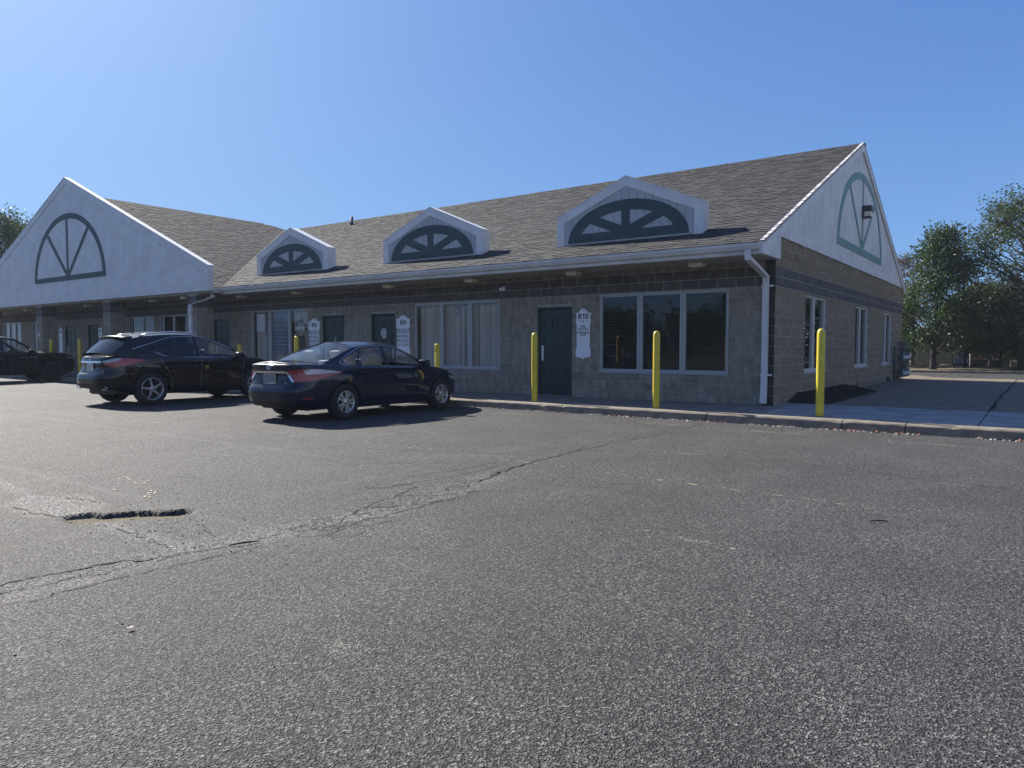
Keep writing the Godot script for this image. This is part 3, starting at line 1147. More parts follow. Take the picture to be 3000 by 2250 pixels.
func building() -> void:
	house = thing("office_building", "long single-storey block-built office row with a shingled gable roof and three arched false dormers", "building")
	var fh := [win_b10, win_b9, win_b8, door_b10, door_b9, door_b8, door_b7]
	fh.append_array(far_open)
	var s := st()
	wall_shell(s, FRONT, -42.0, -0.008, -0.12, 3.05, fh, -0.008, -0.2)
	var wf := obj("front_wall", s, M.mortar, house)
	s = st()
	wall_shell(s, SIDE, 0.008, 16.25, -0.12, 3.47, win_side, -0.008, -0.2)
	var ws := obj("side_wall", s, M.mortar, house)
	s = st()
	box(s, Vector3(-42.0, -0.12, -16.3), Vector3(-0.21, 3.4, -16.1))
	box(s, Vector3(-42.2, -0.12, -16.1), Vector3(-42.0, 3.4, -0.2))
	obj("rear_wall", s, M.mortar, house)
	var tones := func(c: int, u: float) -> int:
		return clampi(int(round(2.0 + rng.randfn(0.0, 1.0))), 0, 4)
	lay_blocks(wf, FRONT, -42.0, 0.0, 0, 15, fh, func(u: float, c: int) -> Array:
		var t: int = tones.call(c, u)
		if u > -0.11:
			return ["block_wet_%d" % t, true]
		if c == 12 or c == 13:
			return ["block_dark_%d" % t, false]
		return ["block_tan_%d" % t, u > -1.9 and (u > -0.95 or c < 3)], 0.0, 0.0, -0.2032)
	lay_blocks(ws, SIDE, 0.0, 16.25, 0, 17, win_side, func(u: float, c: int) -> Array:
		var t: int = tones.call(c, u)
		if c == 12 or c == 13:
			return ["block_dark_%d" % t, false]
		return ["block_side_%d" % t, rng.randf() < 0.3])
	openings(wf, ws)
	interiors()
	roof()
	gable_end()
	for k in 3:
		dormer(k)


func openings(wf: Node3D, ws: Node3D) -> void:
	var w := window_in(house, FRONT, win_b10, 3, M.alu)
	w = window_in(house, FRONT, win_b9, 3, M.alu)
	w = window_in(house, FRONT, win_b8, 3, M.alu)
	door_in(house, FRONT, door_b10)
	door_in(house, FRONT, door_b9, false)
	door_in(house, FRONT, door_b8)
	door_in(house, FRONT, door_b7)
	for r in win_side:
		window_in(house, SIDE, r, 2, M.alu_side, 0.07, 0.06)
	window_in(house, FRONT, far_open[0], 2, M.alu)
	window_in(house, FRONT, far_open[1], 2, M.alu)
	window_in(house, FRONT, far_open[4], 1, M.alu)
	window_in(house, FRONT, far_open[5], 3, M.alu)
	door_in(house, FRONT, far_open[2])
	door_in(house, FRONT, far_open[3])


func interiors() -> void:
	var s := st()
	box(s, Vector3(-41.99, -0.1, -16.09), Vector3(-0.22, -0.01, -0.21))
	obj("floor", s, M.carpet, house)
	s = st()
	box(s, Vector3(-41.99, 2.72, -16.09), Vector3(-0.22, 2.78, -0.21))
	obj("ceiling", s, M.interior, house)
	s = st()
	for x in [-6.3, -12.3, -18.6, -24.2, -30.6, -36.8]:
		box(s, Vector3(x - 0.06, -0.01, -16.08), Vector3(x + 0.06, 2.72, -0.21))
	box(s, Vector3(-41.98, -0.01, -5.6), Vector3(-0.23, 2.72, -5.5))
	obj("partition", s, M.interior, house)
	# slatted blinds, open, behind the corner window
	var w := win_b10.size.x / 3
	for k in 3:
		s = st()
		for j in 46:
			var y := 0.72 + j * 0.036
			box(s, Vector3(win_b10.position.x + k * w + 0.08, y, -0.185), Vector3(win_b10.position.x + (k + 1) * w - 0.08, y + 0.0025, -0.160), 0.0, Transform3D(Basis.IDENTITY, Vector3.ZERO))
		box(s, Vector3(win_b10.position.x + k * w + 0.07, 2.36, -0.19), Vector3(win_b10.position.x + (k + 1) * w - 0.07, 2.40, -0.155))
		obj("slatted_blind", s, M.blind_dark, house)
	# vertical blinds, each vane turned a little differently
	var vane := st()
	var pv := []
	for i in 5:
		var t := i / 4.0 - 0.5
		pv.append(Vector2(t * 0.088, 0.006 * (1.0 - 4.0 * t * t)))
	for i in 4:
		quad(vane, Vector3(pv[i].x, 0.86, pv[i].y), Vector3(pv[i + 1].x, 0.86, pv[i + 1].y), Vector3(pv[i + 1].x, -0.86, pv[i + 1].y), Vector3(pv[i].x, -0.86, pv[i].y))
	var vm := done(vane)
	for r in [win_b9, Rect2(win_b8.position, Vector2(1.04, 1.8)), Rect2(win_b8.position + Vector2(2.08, 0), Vector2(1.04, 1.8)), far_open[5]]:
		var rail := st()
		box(rail, Vector3(r.position.x + 0.05, 2.37, -0.26), Vector3(r.end.x - 0.05, 2.41, -0.20))
		var b := obj("vertical_blind", rail, M.blind, house)
		var x: float = r.position.x + 0.10
		while x < r.end.x - 0.06:
			var o := obj("vane", vm, M.blind, b, Vector3(x, 1.50, -0.23))
			o.rotation.y = rng.randf_range(0.35, 1.1)
			if rng.randf() < 0.12:
				o.rotation.y = 1.4
			x += 0.078


# ---------------------------------------------------------------- roof
func shingle_tone() -> Color:
	var f := clampf(rng.randfn(1.0, 0.11), 0.7, 1.3)
	var w := rng.randfn(0.0, 0.03)
	return Color(0.113 * f * (1.0 + w * 0.5), 0.110 * f, 0.109 * f * (1.0 - w * 0.5))


# One tab in the plane of its course: butt edge, face and one side.
func tab(s: SurfaceTool, o: Vector3, along: Vector3, up: Vector3, n: Vector3, w: float, e: float, th: float, c: Color, lean := 0.0) -> void:
	var a := o + n * th
	var b := o + along * w + n * th
	var t := up * (e + 0.02) - n * (th * 0.75) + along * lean
	s.set_color(c)
	quad(s, a + t, b + t, b, a)
	quad(s, a, b, b - n * th, a - n * th)
	quad(s, a + t, a, a - n * th, a + t - n * th * 0.3)
	quad(s, b, b + t, b + t - n * th * 0.3, b - n * th)


func shingles(called: String, parent: Node3D, origin: Vector3, along: Vector3, up: Vector3, courses: int, e: float, span: Callable, most: int) -> void:
	var n := up.cross(along).normalized()
	if n.y < 0:
		n = -n
	var list := []
	for j in courses:
		var lim: Vector2 = span.call(j)
		var x := lim.x - rng.randf() * 0.2
		while x < lim.y:
			var w := rng.randf_range(0.17, 0.36)
			var x0 := maxf(x, lim.x)
			var x1 := minf(x + w, lim.y)
			if x1 - x0 > 0.02:
				var th := 0.016 if rng.randf() < 0.5 else 0.009
				var o := origin + along * x0 + up * (j * e + rng.randf_range(-0.006, 0.006))
				list.append([(o).distance_to(eye), o, x1 - x0 - 0.004, th, shingle_tone()])
			x += w
	list.sort_custom(func(p, q): return p[0] < q[0])
	var s := SurfaceTool.new()
	s.begin(Mesh.PRIMITIVE_TRIANGLES)
	s.set_smooth_group(-1)
	for i in list.size():
		var q: Array = list[i]
		if i < most:
			var t := SurfaceTool.new()
			t.begin(Mesh.PRIMITIVE_TRIANGLES)
			t.set_smooth_group(-1)
			tab(t, Vector3.ZERO, along, up, n, q[2], e, q[3], q[4])
			obj("shingle", t, M.shingle, parent, q[1])
		else:
			tab(s, q[1], along, up, n, q[2], e, q[3], q[4])
	stuff(obj("shingles", s, M.shingle, parent))


const WING_X := -17.8
const WING_RIDGE := -28.05


func wing_y(x: float) -> float:
	return EAVE_Y - 0.02 + PITCH * (WING_X - x)


func roof() -> void:
	var slope := sqrt(1.0 + PITCH * PITCH)
	var up := Vector3(0, PITCH, -1) / slope
	var ry := roof_y(RIDGE_Z)
	# decks: the front slope up to the valley, the rear slope
	var s := st()
	var d := Vector3(0, -0.03, 0)
	var x1 := 0.10
	var vx := WING_X - (ry - EAVE_Y) / PITCH
	quad(s, Vector3(vx, ry, RIDGE_Z) + d, Vector3(x1, ry, RIDGE_Z) + d, Vector3(x1, EAVE_Y, EAVE_Z) + d, Vector3(WING_X, EAVE_Y, EAVE_Z) + d)
	quad(s, Vector3(x1, ry, RIDGE_Z) + d, Vector3(-42, ry, RIDGE_Z) + d, Vector3(-42, roof_y(-16.5), -16.5) + d, Vector3(x1, roof_y(-16.5), -16.5) + d)
	quad(s, Vector3(-42, ry, RIDGE_Z) + d * 2, Vector3(vx, ry, RIDGE_Z) + d * 2, Vector3(WING_X, EAVE_Y, EAVE_Z) + d * 2, Vector3(-42, EAVE_Y, EAVE_Z) + d * 2)
	# undersides closing the loft
	quad(s, Vector3(-42, 3.05, 1.0), Vector3(0.0, 3.05, 1.0), Vector3(0.0, 3.05, -16.3), Vector3(-42, 3.05, -16.3))
	var r := obj("roof", s, M.shingle, house)
	var e := 0.14
	shingles("main", r, Vector3(0, EAVE_Y - 0.005, EAVE_Z + 0.03), Vector3.RIGHT, up, 70, e, func(j: int) -> Vector2:
		var z := EAVE_Z - j * e / slope
		var y := roof_y(z)
		return Vector2(WING_X - (y - EAVE_Y) / PITCH - 0.05, 0.115), 190)
	# the wing's right slope, cut by its hip at the back
	var wl := sqrt(1.0 + PITCH * PITCH)
	var wup := Vector3(-1, PITCH, 0) / wl
	s = st()
	var wy := wing_y(WING_RIDGE)
	quad(s, Vector3(WING_RIDGE, wy, -7.8) + d, Vector3(WING_X, wing_y(WING_X), -18.05) + d, Vector3(WING_X, wing_y(WING_X), 1.45) + d, Vector3(WING_RIDGE, wy, 1.45) + d)
	quad(s, Vector3(WING_RIDGE, wy, 1.45) + d, Vector3(-38.3, wing_y(WING_X), 1.45) + d, Vector3(-38.3, wing_y(WING_X), -18.05) + d, Vector3(WING_RIDGE, wy, -7.8) + d)
	quad(s, Vector3(WING_RIDGE, wy, -7.8) + d, Vector3(-38.3, wing_y(WING_X), -18.05) + d, Vector3(WING_X, wing_y(WING_X), -18.05) + d, Vector3(WING_RIDGE, wy, -7.8) + d)
	var wr := obj("wing_roof", s, M.shingle, house)
	shingles("wing", wr, Vector3(WING_X + 0.02, wing_y(WING_X), 0), Vector3(0, 0, -1), wup, 78, e, func(j: int) -> Vector2:
		var x := WING_X - j * e / wl
		var y := wing_y(x)
		var zv := EAVE_Z - (y - EAVE_Y) / PITCH
		if x < vx:
			return Vector2(-1.44, 7.8 + (x - WING_RIDGE))
		return Vector2(-1.44, -zv + 0.04), 0)
	# ridge caps, laid piece over piece
	for q in [[Vector3(0.11, ry + 0.012, RIDGE_Z), Vector3(-1, 0, 0), 132, r], [Vector3(WING_RIDGE, wy + 0.012, 1.45), Vector3(0, 0, -1), 46, wr]]:
		for k in q[2]:
			s = SurfaceTool.new()
			s.begin(Mesh.PRIMITIVE_TRIANGLES)
			s.set_smooth_group(-1)
			var dir: Vector3 = q[1]
			var side := dir.cross(Vector3.UP)
			var dn := Vector3(0, -0.058, 0)
			var a := Vector3.ZERO
			var b := dir * 0.24 + Vector3(0, -0.014, 0)
			var c := shingle_tone() * 0.8
			s.set_color(c)
			for sg in [-1.0, 1.0]:
				var o: Vector3 = side * sg * 0.15 + dn
				if sg > 0:
					quad(s, a, b, b + o, a + o)
					quad(s, a + o, a + o + Vector3(0, -0.014, 0), a + Vector3(0, -0.014, 0), a)
				else:
					quad(s, b, a, a + o, b + o)
					quad(s, a, a + Vector3(0, -0.014, 0), a + o + Vector3(0, -0.014, 0), a + o)
			var step := 0.20
			obj("ridge_cap", s, M.shingle, q[3], q[0] + dir * step * k + Vector3(0, rng.randf_range(-0.004, 0.006), 0))
	# fascia, gutter, soffit
	s = st()
	box(s, Vector3(WING_X, 2.965, EAVE_Z - 0.045), Vector3(0.0, 3.17, EAVE_Z - 0.02))
	obj("fascia", s, M.white_trim, house)
	s = st()
	box(s, Vector3(-42, 2.955, 0.0), Vector3(0.0, 2.972, EAVE_Z - 0.046))
	obj("soffit", s, M.soffit, house)
	gutter()
	# vent pipe on the front slope near the ridge
	s = st(true)
	tube(s, [Vector3(-20.4, 6.3, -6.9), Vector3(-20.4, 6.95, -6.9)], 0.055, 12)
	obj("vent_pipe", s, M.black, house)
	s = st(true)
	lathe(s, [Vector2(0.16, 0.0), Vector2(0.10, 0.05), Vector2(0.06, 0.12)], 14, Transform3D(Basis(Vector3.RIGHT, 0.4), Vector3(-20.4, 6.57, -6.88)))
	obj("vent_flashing", s, M.bronze, house)


func gutter() -> void:
	# K-shaped section swept along the eave, hollow
	var prof := [Vector2(0.0, 0.115), Vector2(0.0, 0.0), Vector2(0.075, 0.0), Vector2(0.095, 0.035), Vector2(0.118, 0.075), Vector2(0.118, 0.112), Vector2(0.128, 0.118), Vector2(0.128, 0.124), Vector2(0.112, 0.124), Vector2(0.112, 0.09), Vector2(0.02, 0.02), Vector2(0.008, 0.115)]
	for q in [[Vector3(0.02, 3.045, EAVE_Z - 0.018), Vector3(-1, 0, 0), 17.82, Vector3(0, 0, 1)], [Vector3(WING_X - 0.02, 3.035, EAVE_Z + 0.02), Vector3(0, 0, 1), 0.34, Vector3(1, 0, 0)]]:
		var s := st()
		var a: Vector3 = q[0]
		var dir: Vector3 = q[1]
		var out: Vector3 = q[3]
		for i in prof.size():
			var p: Vector2 = prof[i]
			var r: Vector2 = prof[(i + 1) % prof.size()]
			var v0 := a + out * p.x + Vector3(0, p.y, 0)
			var v1 := a + out * r.x + Vector3(0, r.y, 0)
			var v2: Vector3 = v1 + dir * q[2]
			var v3: Vector3 = v0 + dir * q[2]
			if out.z > 0.5:
				quad(s, v3, v0, v1, v2)
			else:
				quad(s, v0, v3, v2, v1)
		for e in [0.0, q[2]]:
			var c: Vector3 = a + dir * e
			var cp := [Vector2(0.0, 0.115), Vector2(0.0, 0.0), Vector2(0.075, 0.0), Vector2(0.095, 0.035), Vector2(0.118, 0.075), Vector2(0.118, 0.115)]
			for i in range(1, cp.size() - 1):
				for v in [cp[0], cp[i], cp[i + 1]]:
					s.add_vertex(c + out * v.x + Vector3(0, v.y, 0))
		obj("gutter", s, M.white_trim, house)
	downspout(Vector3(-0.19, 3.04, 1.15), Vector3(-0.175, 0.0, 0.062), house)
	downspout(Vector3(-18.15, 3.03, 1.22), Vector3(-19.05, 0.0, 0.92 + 0.58), house)


func downspout(top: Vector3, foot: Vector3, parent: Node3D) -> void:
	# flat sheet-metal pipe with two elbows and a kicked-out foot
	var s := st()
	var y2 := 2.62
	var pts := [top, top + Vector3(0, -0.15, 0), Vector3(foot.x, y2, foot.z), Vector3(foot.x, 0.62, foot.z), Vector3(foot.x, 0.05, foot.z + 0.05)]
	var w := 0.058
	var dp := 0.042
	var rings := []
	for i in pts.size():
		var d: Vector3 = (pts[mini(i + 1, pts.size() - 1)] - pts[maxi(i - 1, 0)]).normalized()
		var z := Vector3(0, 0, 1)
		var sx := Vector3.RIGHT
		z = sx.cross(d).normalized()
		if z.z < 0:
			z = -z
		rings.append([pts[i] - sx * w + z * dp, pts[i] + sx * w + z * dp, pts[i] + sx * w - z * dp, pts[i] - sx * w - z * dp])
	for i in rings.size() - 1:
		for k in 4:
			var k2 := (k + 1) % 4
			quad(s, rings[i][k], rings[i][k2], rings[i + 1][k2], rings[i + 1][k])
	var o := obj("downspout", s, M.white_trim, parent)
	s = st()
	for y in [2.43, 0.63]:
		box(s, Vector3(foot.x - 0.085, y - 0.018, foot.z - 0.05), Vector3(foot.x + 0.14, y + 0.018, foot.z + 0.046), 0.003)
	obj("strap", s, M.white_trim, o)
	s = st()
	box(s, Vector3(foot.x - w - 0.004, y2 - 0.03, foot.z - 0.046), Vector3(foot.x + w + 0.004, y2 - 0.005, foot.z + 0.046), 0.004)
	box(s, Vector3(foot.x - w - 0.004, 0.60, foot.z - 0.046), Vector3(foot.x + w + 0.004, 0.625, foot.z + 0.046), 0.004)
	obj("seam", s, M.white_trim, o)


# Half of an ellipse as points from right to left.
func half_ellipse(cx: float, cy: float, a: float, b: float, n := 40, from := 0.0, to := PI) -> PackedVector2Array:
	var p := PackedVector2Array()
	for i in n + 1:
		var t := lerpf(from, to, float(i) / n)
		p.append(Vector2(cx + a * cos(t), cy + b * sin(t)))
	return p


# A painted fan-light: arch ring, bottom rail, upright and two slanting spokes, cut to butt against one another.
func fan(parent: Node3D, xf: Transform3D, cx: float, y0: float, a: float, b: float, ring_x: float, ring_y: float, rail: float, up_w: float, sp_w: float, spread: float, z0: float, z1: float, m: Material) -> void:
	var outer := half_ellipse(cx, y0, a, b)
	var inner := half_ellipse(cx, y0, a - ring_x, b - ring_y)
	var ann := outer.duplicate()
	var ri := inner.duplicate()
	ri.reverse()
	ann.append_array(ri)
	var s := st()
	extrude(s, ann, xf, z0, z1, false)
	obj("arch_ring", s, m, parent)
	var rl := Geometry2D.intersect_polygons(inner, rect(cx - a, y0 - 0.01, cx + a, y0 + rail))
	s = st()
	for q in rl:
		extrude(s, q, xf, z0, z1, false)
	obj("bottom_rail", s, m, parent)
	var above: PackedVector2Array = Geometry2D.intersect_polygons(inner, rect(cx - a, y0 + rail, cx + a, y0 + b))[0]
	s = st()
	for q in Geometry2D.intersect_polygons(above, rect(cx - up_w * 0.5, y0, cx + up_w * 0.5, y0 + b)):
		extrude(s, q, xf, z0, z1, false)
	obj("upright", s, m, parent)
	for sg in [-1.0, 1.0]:
		var hub := Vector2(cx, y0 + rail * 0.8)
		var tip := Vector2(cx + sg * spread, y0 + (b - ring_y) * sqrt(maxf(0.02, 1.0 - pow(spread / (a - ring_x), 2.0))))
		var dirn := (tip - hub).normalized()
		var nn := dirn.orthogonal() * sp_w * 0.5
		tip += dirn * 0.4
		var poly := PackedVector2Array([hub + nn, hub - nn, tip - nn, tip + nn])
		s = st()
		for q in Geometry2D.intersect_polygons(above, poly):
			for c in Geometry2D.clip_polygons(q, rect(cx - up_w * 0.5, y0 - 1.0, cx + up_w * 0.5, y0 + b + 1.0)):
				var cc := Vector2.ZERO
				for v in c:
					cc += v / c.size()
				if (cc.x - cx) * sg > 0:
					extrude(s, c, xf, z0, z1, false)
		obj("spoke", s, m, parent)


# Vertical boards filling an outline, a dark groove between each.
func boards(called: String, parent: Node3D, xf: Transform3D, poly: PackedVector2Array, pitch: float, z0: float, z1: float, m: Material, single: bool) -> void:
	var lo := 1e9
	var hi := -1e9
	for p in poly:
		lo = minf(lo, p.x)
		hi = maxf(hi, p.x)
	var all := st()
	var x := lo
	var g := minf(0.012, pitch * 0.14)
	while x < hi:
		var s := st() if single else all
		for q in Geometry2D.intersect_polygons(poly, rect(x + g * 0.5, -10, x + pitch - g * 0.5, 30)):
			extrude(s, q, xf, z0, z1 + rng.randf_range(-0.0012, 0.0012), false)
		if single:
			obj(called, s, m, parent)
		x += pitch
	if not single:
		stuff(obj(called, all, m, parent))


func gable_end() -> void:
	# u runs back along the side wall
	var x0 := 0.03
	var apex := Vector2(8.2, 6.92)
	var tri_p := PackedVector2Array([Vector2(0.05, 3.44), Vector2(16.42, 3.44), Vector2(16.40, 3.48), apex, Vector2(0.06, 3.50)])
	var s := st()
	extrude(s, tri_p, SIDE, -0.15, 0.018)
	var g := obj("side_gable", s, M.siding_side, house)
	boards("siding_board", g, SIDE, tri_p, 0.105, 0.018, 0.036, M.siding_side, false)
	# rake boards with the boxed return at the eave
	var top := func(u: float) -> float: return roof_y(-u) + 0.02
	var rk := PackedVector2Array([Vector2(-1.13, 2.965), Vector2(-1.13, top.call(-1.13)), Vector2(7.95, top.call(7.95)), Vector2(7.95, top.call(7.95) - 0.25), Vector2(0.02, top.call(0.02) - 0.25), Vector2(0.02, 2.965)])
	s = st()
	extrude(s, rk, SIDE, -0.02 + x0, 0.085)
	obj("rake_board", s, M.white_trim, g)
	rk = PackedVector2Array([Vector2(7.952, top.call(7.95)), Vector2(16.55, top.call(16.55)), Vector2(16.55, top.call(16.55) - 0.16), Vector2(16.2, top.call(16.2) - 0.27), Vector2(7.952, top.call(7.95) - 0.25)])
	s = st()
	extrude(s, rk, SIDE, -0.02 + x0, 0.085)
	obj("rake_board", s, M.white_trim, g)
	# lapped lengths of trim over the rake: the joints that show
	s = st()
	for q in [[1.9, 2.02], [4.5, 4.56]]:
		for u in [q[0]]:
			var y: float = top.call(u)
			box(s, Vector3(0.086, y - 0.262, -u - 2.6 if u > 3.0 else -u - 2.5), Vector3(0.089, y - 0.262, -u)) if false else null
	# underside of the return
	s = st()
	box(s, Vector3(-0.01, 2.96, 0.0), Vector3(0.084, 2.972, 1.13))
	obj("return_soffit", s, M.white_trim, g)
	fan(g, SIDE, 8.22, 3.86, 3.16, 2.34, 0.22, 0.20, 0.20, 0.15, 0.15, 1.75, 0.036, 0.050, M.arch_faded)
	for u in [1.9, 4.4, 7.0, 9.8, 12.8, 15.4]:
		s = st()
		box(s, Vector3(0.02, 3.405, -u - 0.05), Vector3(0.06, 3.438, -u + 0.05), 0.004)
		obj("bracket", s, M.white_trim, g)
	# plinth and vent at the foot of the side wall
	s = st()
	box(s, Vector3(0.012, 0.004, -10.50), Vector3(0.09, 0.15, -7.9), 0.012)
	box(s, Vector3(0.012, 0.004, -12.75), Vector3(0.09, 0.13, -10.52), 0.012)
	obj("plinth", s, M.kerb, house)
	s = st()
	box(s, Vector3(0.012, 0.004, -13.35), Vector3(0.10, 0.15, -12.95), 0.01)
	obj("wall_vent", s, M.black, house)


func dormer(k: int) -> void:
	var cx: float = [-3.29, -9.23, -15.32][k]
	var hw := 1.82
	var zf := 0.18
	var yb := roof_y(zf) - 0.05
	var top := [5.04, 5.01, 5.04][k] as float
	var sh := top - 0.765
	var xf := Transform3D(Basis.IDENTITY, Vector3(0, 0, zf))
	var out := PackedVector2Array([Vector2(cx - hw, yb), Vector2(cx + hw, yb), Vector2(cx + hw, sh), Vector2(cx, top), Vector2(cx - hw, sh)])
	var s := st()
	extrude(s, out, xf, -0.26, -0.02)
	var d := obj("dormer", s, M.white_trim, house)
	var t := 0.20
	var drop := 0.225
	var inn := PackedVector2Array([Vector2(cx - hw + t, yb), Vector2(cx + hw - t, yb), Vector2(cx + hw - t, sh - drop + t * 0.42), Vector2(cx, top - drop), Vector2(cx - hw + t, sh - drop + t * 0.42)])
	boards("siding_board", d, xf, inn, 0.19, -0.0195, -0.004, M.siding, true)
	for sg in [-1.0, 1.0]:
		var rk := PackedVector2Array([Vector2(cx, top), Vector2(cx, top - drop), Vector2(cx + sg * (hw - t), sh - drop + t * 0.42), Vector2(cx + sg * hw, sh - drop), Vector2(cx + sg * hw, sh)])
		s = st()
		extrude(s, rk, xf, -0.02, 0.012, false)
		obj("rake_board", s, M.white_trim, d)
		var sb := PackedVector2Array([Vector2(cx + sg * (hw - t), yb), Vector2(cx + sg * hw, yb), Vector2(cx + sg * hw, sh - drop - 0.004), Vector2(cx + sg * (hw - t), sh - drop + t * 0.42 - 0.004)])
		s = st()
		extrude(s, sb, xf, -0.02, 0.010, false)
		obj("corner_board", s, M.white_trim, d)
		# flashing strip behind the corner
		s = st()
		box(s, Vector3(cx + sg * hw - 0.008, yb + 0.02, zf - 0.30), Vector3(cx + sg * hw + 0.008, sh - 0.01, zf - 0.13))
		obj("flashing", s, M.white_trim, d)
		# metal cap along the sloping top
		s = st()
		var cap := PackedVector2Array([Vector2(cx + sg * 0.001, top + 0.012), Vector2(cx + sg * (hw + 0.012), sh + 0.010), Vector2(cx + sg * (hw + 0.012), sh - 0.012), Vector2(cx + sg * 0.001, top - 0.006)])
		extrude(s, cap, xf, -0.29, 0.018)
		obj("cap", s, M.white_trim, d)
	fan(d, xf, cx + 0.0, yb + 0.11, 1.51, 0.88, 0.30, 0.235, 0.20, 0.21, 0.20, 0.80, -0.004, 0.008, M.arch_green)


# ---------------------------------------------------------------- the gabled front on the left
func wing() -> void:
	var zf := 1.62
	var ex := -17.72
	var cx := -28.05
	var xf := Transform3D(Basis.IDENTITY, Vector3(0, 0, zf))
	var lx := cx * 2.0 - ex
	var by := 3.05
	var sh := 3.86
	var top := 8.10
	var out := PackedVector2Array([Vector2(lx, by), Vector2(ex, by), Vector2(ex, sh), Vector2(cx, top), Vector2(lx, sh)])
	var s := st()
	extrude(s, out, xf, -0.18, -0.03)
	var g := obj("front_gable", s, M.white_trim, house)
	var t := 0.22
	var dr := 0.27
	var inn := PackedVector2Array([Vector2(lx + t, by), Vector2(ex - t, by), Vector2(ex - t, sh - dr + t * 0.41), Vector2(cx, top - dr), Vector2(lx + t, sh - dr + t * 0.41)])
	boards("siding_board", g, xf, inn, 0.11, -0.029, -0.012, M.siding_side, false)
	for sg in [-1.0, 1.0]:
		var hw := ex - cx
		var rk := PackedVector2Array([Vector2(cx, top), Vector2(cx, top - dr), Vector2(cx + sg * (hw - t), sh - dr + t * 0.41), Vector2(cx + sg * hw, sh - dr), Vector2(cx + sg * hw, sh)])
		s = st()
		extrude(s, rk, xf, -0.03, 0.012, false)
		obj("rake_board", s, M.white_trim, g)
		var sb := PackedVector2Array([Vector2(cx + sg * (hw - t), by), Vector2(cx + sg * hw, by), Vector2(cx + sg * hw, sh - dr - 0.004), Vector2(cx + sg * (hw - t), sh - dr + t * 0.41 - 0.004)])
		s = st()
		extrude(s, sb, xf, -0.03, 0.010, false)
		obj("corner_board", s, M.white_trim, g)
		s = st()
		var cap := PackedVector2Array([Vector2(cx + sg * 0.001, top + 0.02), Vector2(cx + sg * (hw + 0.02), sh + 0.02), Vector2(cx + sg * (hw + 0.02), sh - 0.01), Vector2(cx + sg * 0.001, top - 0.01)])
		extrude(s, cap, xf, -0.20, 0.022)
		obj("cap", s, M.white_trim, g)
	fan(g, xf, -28.0, 3.93, 3.25, 2.72, 0.22, 0.22, 0.20, 0.15, 0.17, 1.85, -0.012, 0.004, M.arch_green)
	# porch ceiling and the beam behind the gable
	s = st()
	box(s, Vector3(lx, 2.99, 0.02), Vector3(ex - 0.02, 3.05, zf - 0.185))
	obj("porch_ceiling", s, M.soffit, house)
	# block piers
	for x in [-19.36, -25.46, -31.7, -37.9]:
		s = st()
		box(s, Vector3(x + 0.012, -0.02, 0.862), Vector3(x + 0.60, 3.0, 1.438))
		var p := obj("pier", s, M.mortar, house)
		var lk := func(u: float, c: int) -> Array:
			return ["block_dark_%d" % (rng.randi() % 5) if c == 12 or c == 13 else "block_tan_%d" % (rng.randi() % 5), false]
		lay_blocks(p, Transform3D(Basis.IDENTITY, Vector3(x, 0.09, 1.45)), 0.0, 0.61, 0, 14, [], lk)
		lay_blocks(p, Transform3D(SIDE.basis, Vector3(x + 0.61, 0.09, 1.45)), 0.0, 0.61, 0, 14, [], lk, 0.0, 0.2032)
	place_blocks(300)


# ---------------------------------------------------------------- vehicles
# A car is described in its own axes: x forward, y up, z to its right, wheels on y = 0.
var C := {}


func curve(pts: Array, x: float) -> float:
	if x <= pts[0][0]:
		return pts[0][1]
	for i in pts.size() - 1:
		if x <= pts[i + 1][0]:
			var p0: Array = pts[maxi(i - 1, 0)]
			var p1: Array = pts[i]
			var p2: Array = pts[i + 1]
			var p3: Array = pts[mini(i + 2, pts.size() - 1)]
			var h: float = p2[0] - p1[0]
			var m1: float = (p2[1] - p0[1]) / maxf(p2[0] - p0[0], 1e-4) * h
			var m2: float = (p3[1] - p1[1]) / maxf(p3[0] - p1[0], 1e-4) * h
			var t: float = (x - p1[0]) / h
			return (2 * t * t * t - 3 * t * t + 1) * p1[1] + (t * t * t - 2 * t * t + t) * m1 + (-2 * t * t * t + 3 * t * t) * p2[1] + (t * t * t - t * t) * m2
	return pts[-1][1]


func car_plan() -> void:
	# half outline seen from above, by arc length from the middle of the tail to the middle of the nose
	var xm: float = (C.xr + C.xf) * 0.5
	var hx: float = (C.xf - C.xr) * 0.5
	var t := []
	var s := 0.0
	var last := Vector2.ZERO
	for i in 1601:
		var a := PI * (1.0 - i / 1600.0)
		var n: float = C.nr if cos(a) < 0 else C.nf
		var p := Vector2(xm + hx * signf(cos(a)) * pow(absf(cos(a)), 2.0 / n), C.w * pow(absf(sin(a)), 2.0 / n))
		if i:
			s += p.distance_to(last)
		t.append([s, p])
		last = p
	C.table = t
	C.len = s


func plan_at(s: float) -> Vector2:
	var t: Array = C.table
	var lo := 0
	var hi := t.size() - 1
	s = clampf(s, 0.0, C.len)
	while hi - lo > 1:
		var m := (lo + hi) / 2
		if t[m][0] <= s:
			lo = m
		else:
			hi = m
	var d: float = t[hi][0] - t[lo][0]
	var a: Vector2 = t[lo][1]
	var b: Vector2 = t[hi][1]
	return a.lerp(b, 0.0 if d < 1e-7 else (s - t[lo][0]) / d)


func arc_of(x: float) -> float:
	# arc length at which the side reaches a given x
	var t: Array = C.table
	for i in range(0, t.size()):
		if t[i][1].x >= x and t[i][1].y > 0.3:
			return t[i][0]
	return C.len


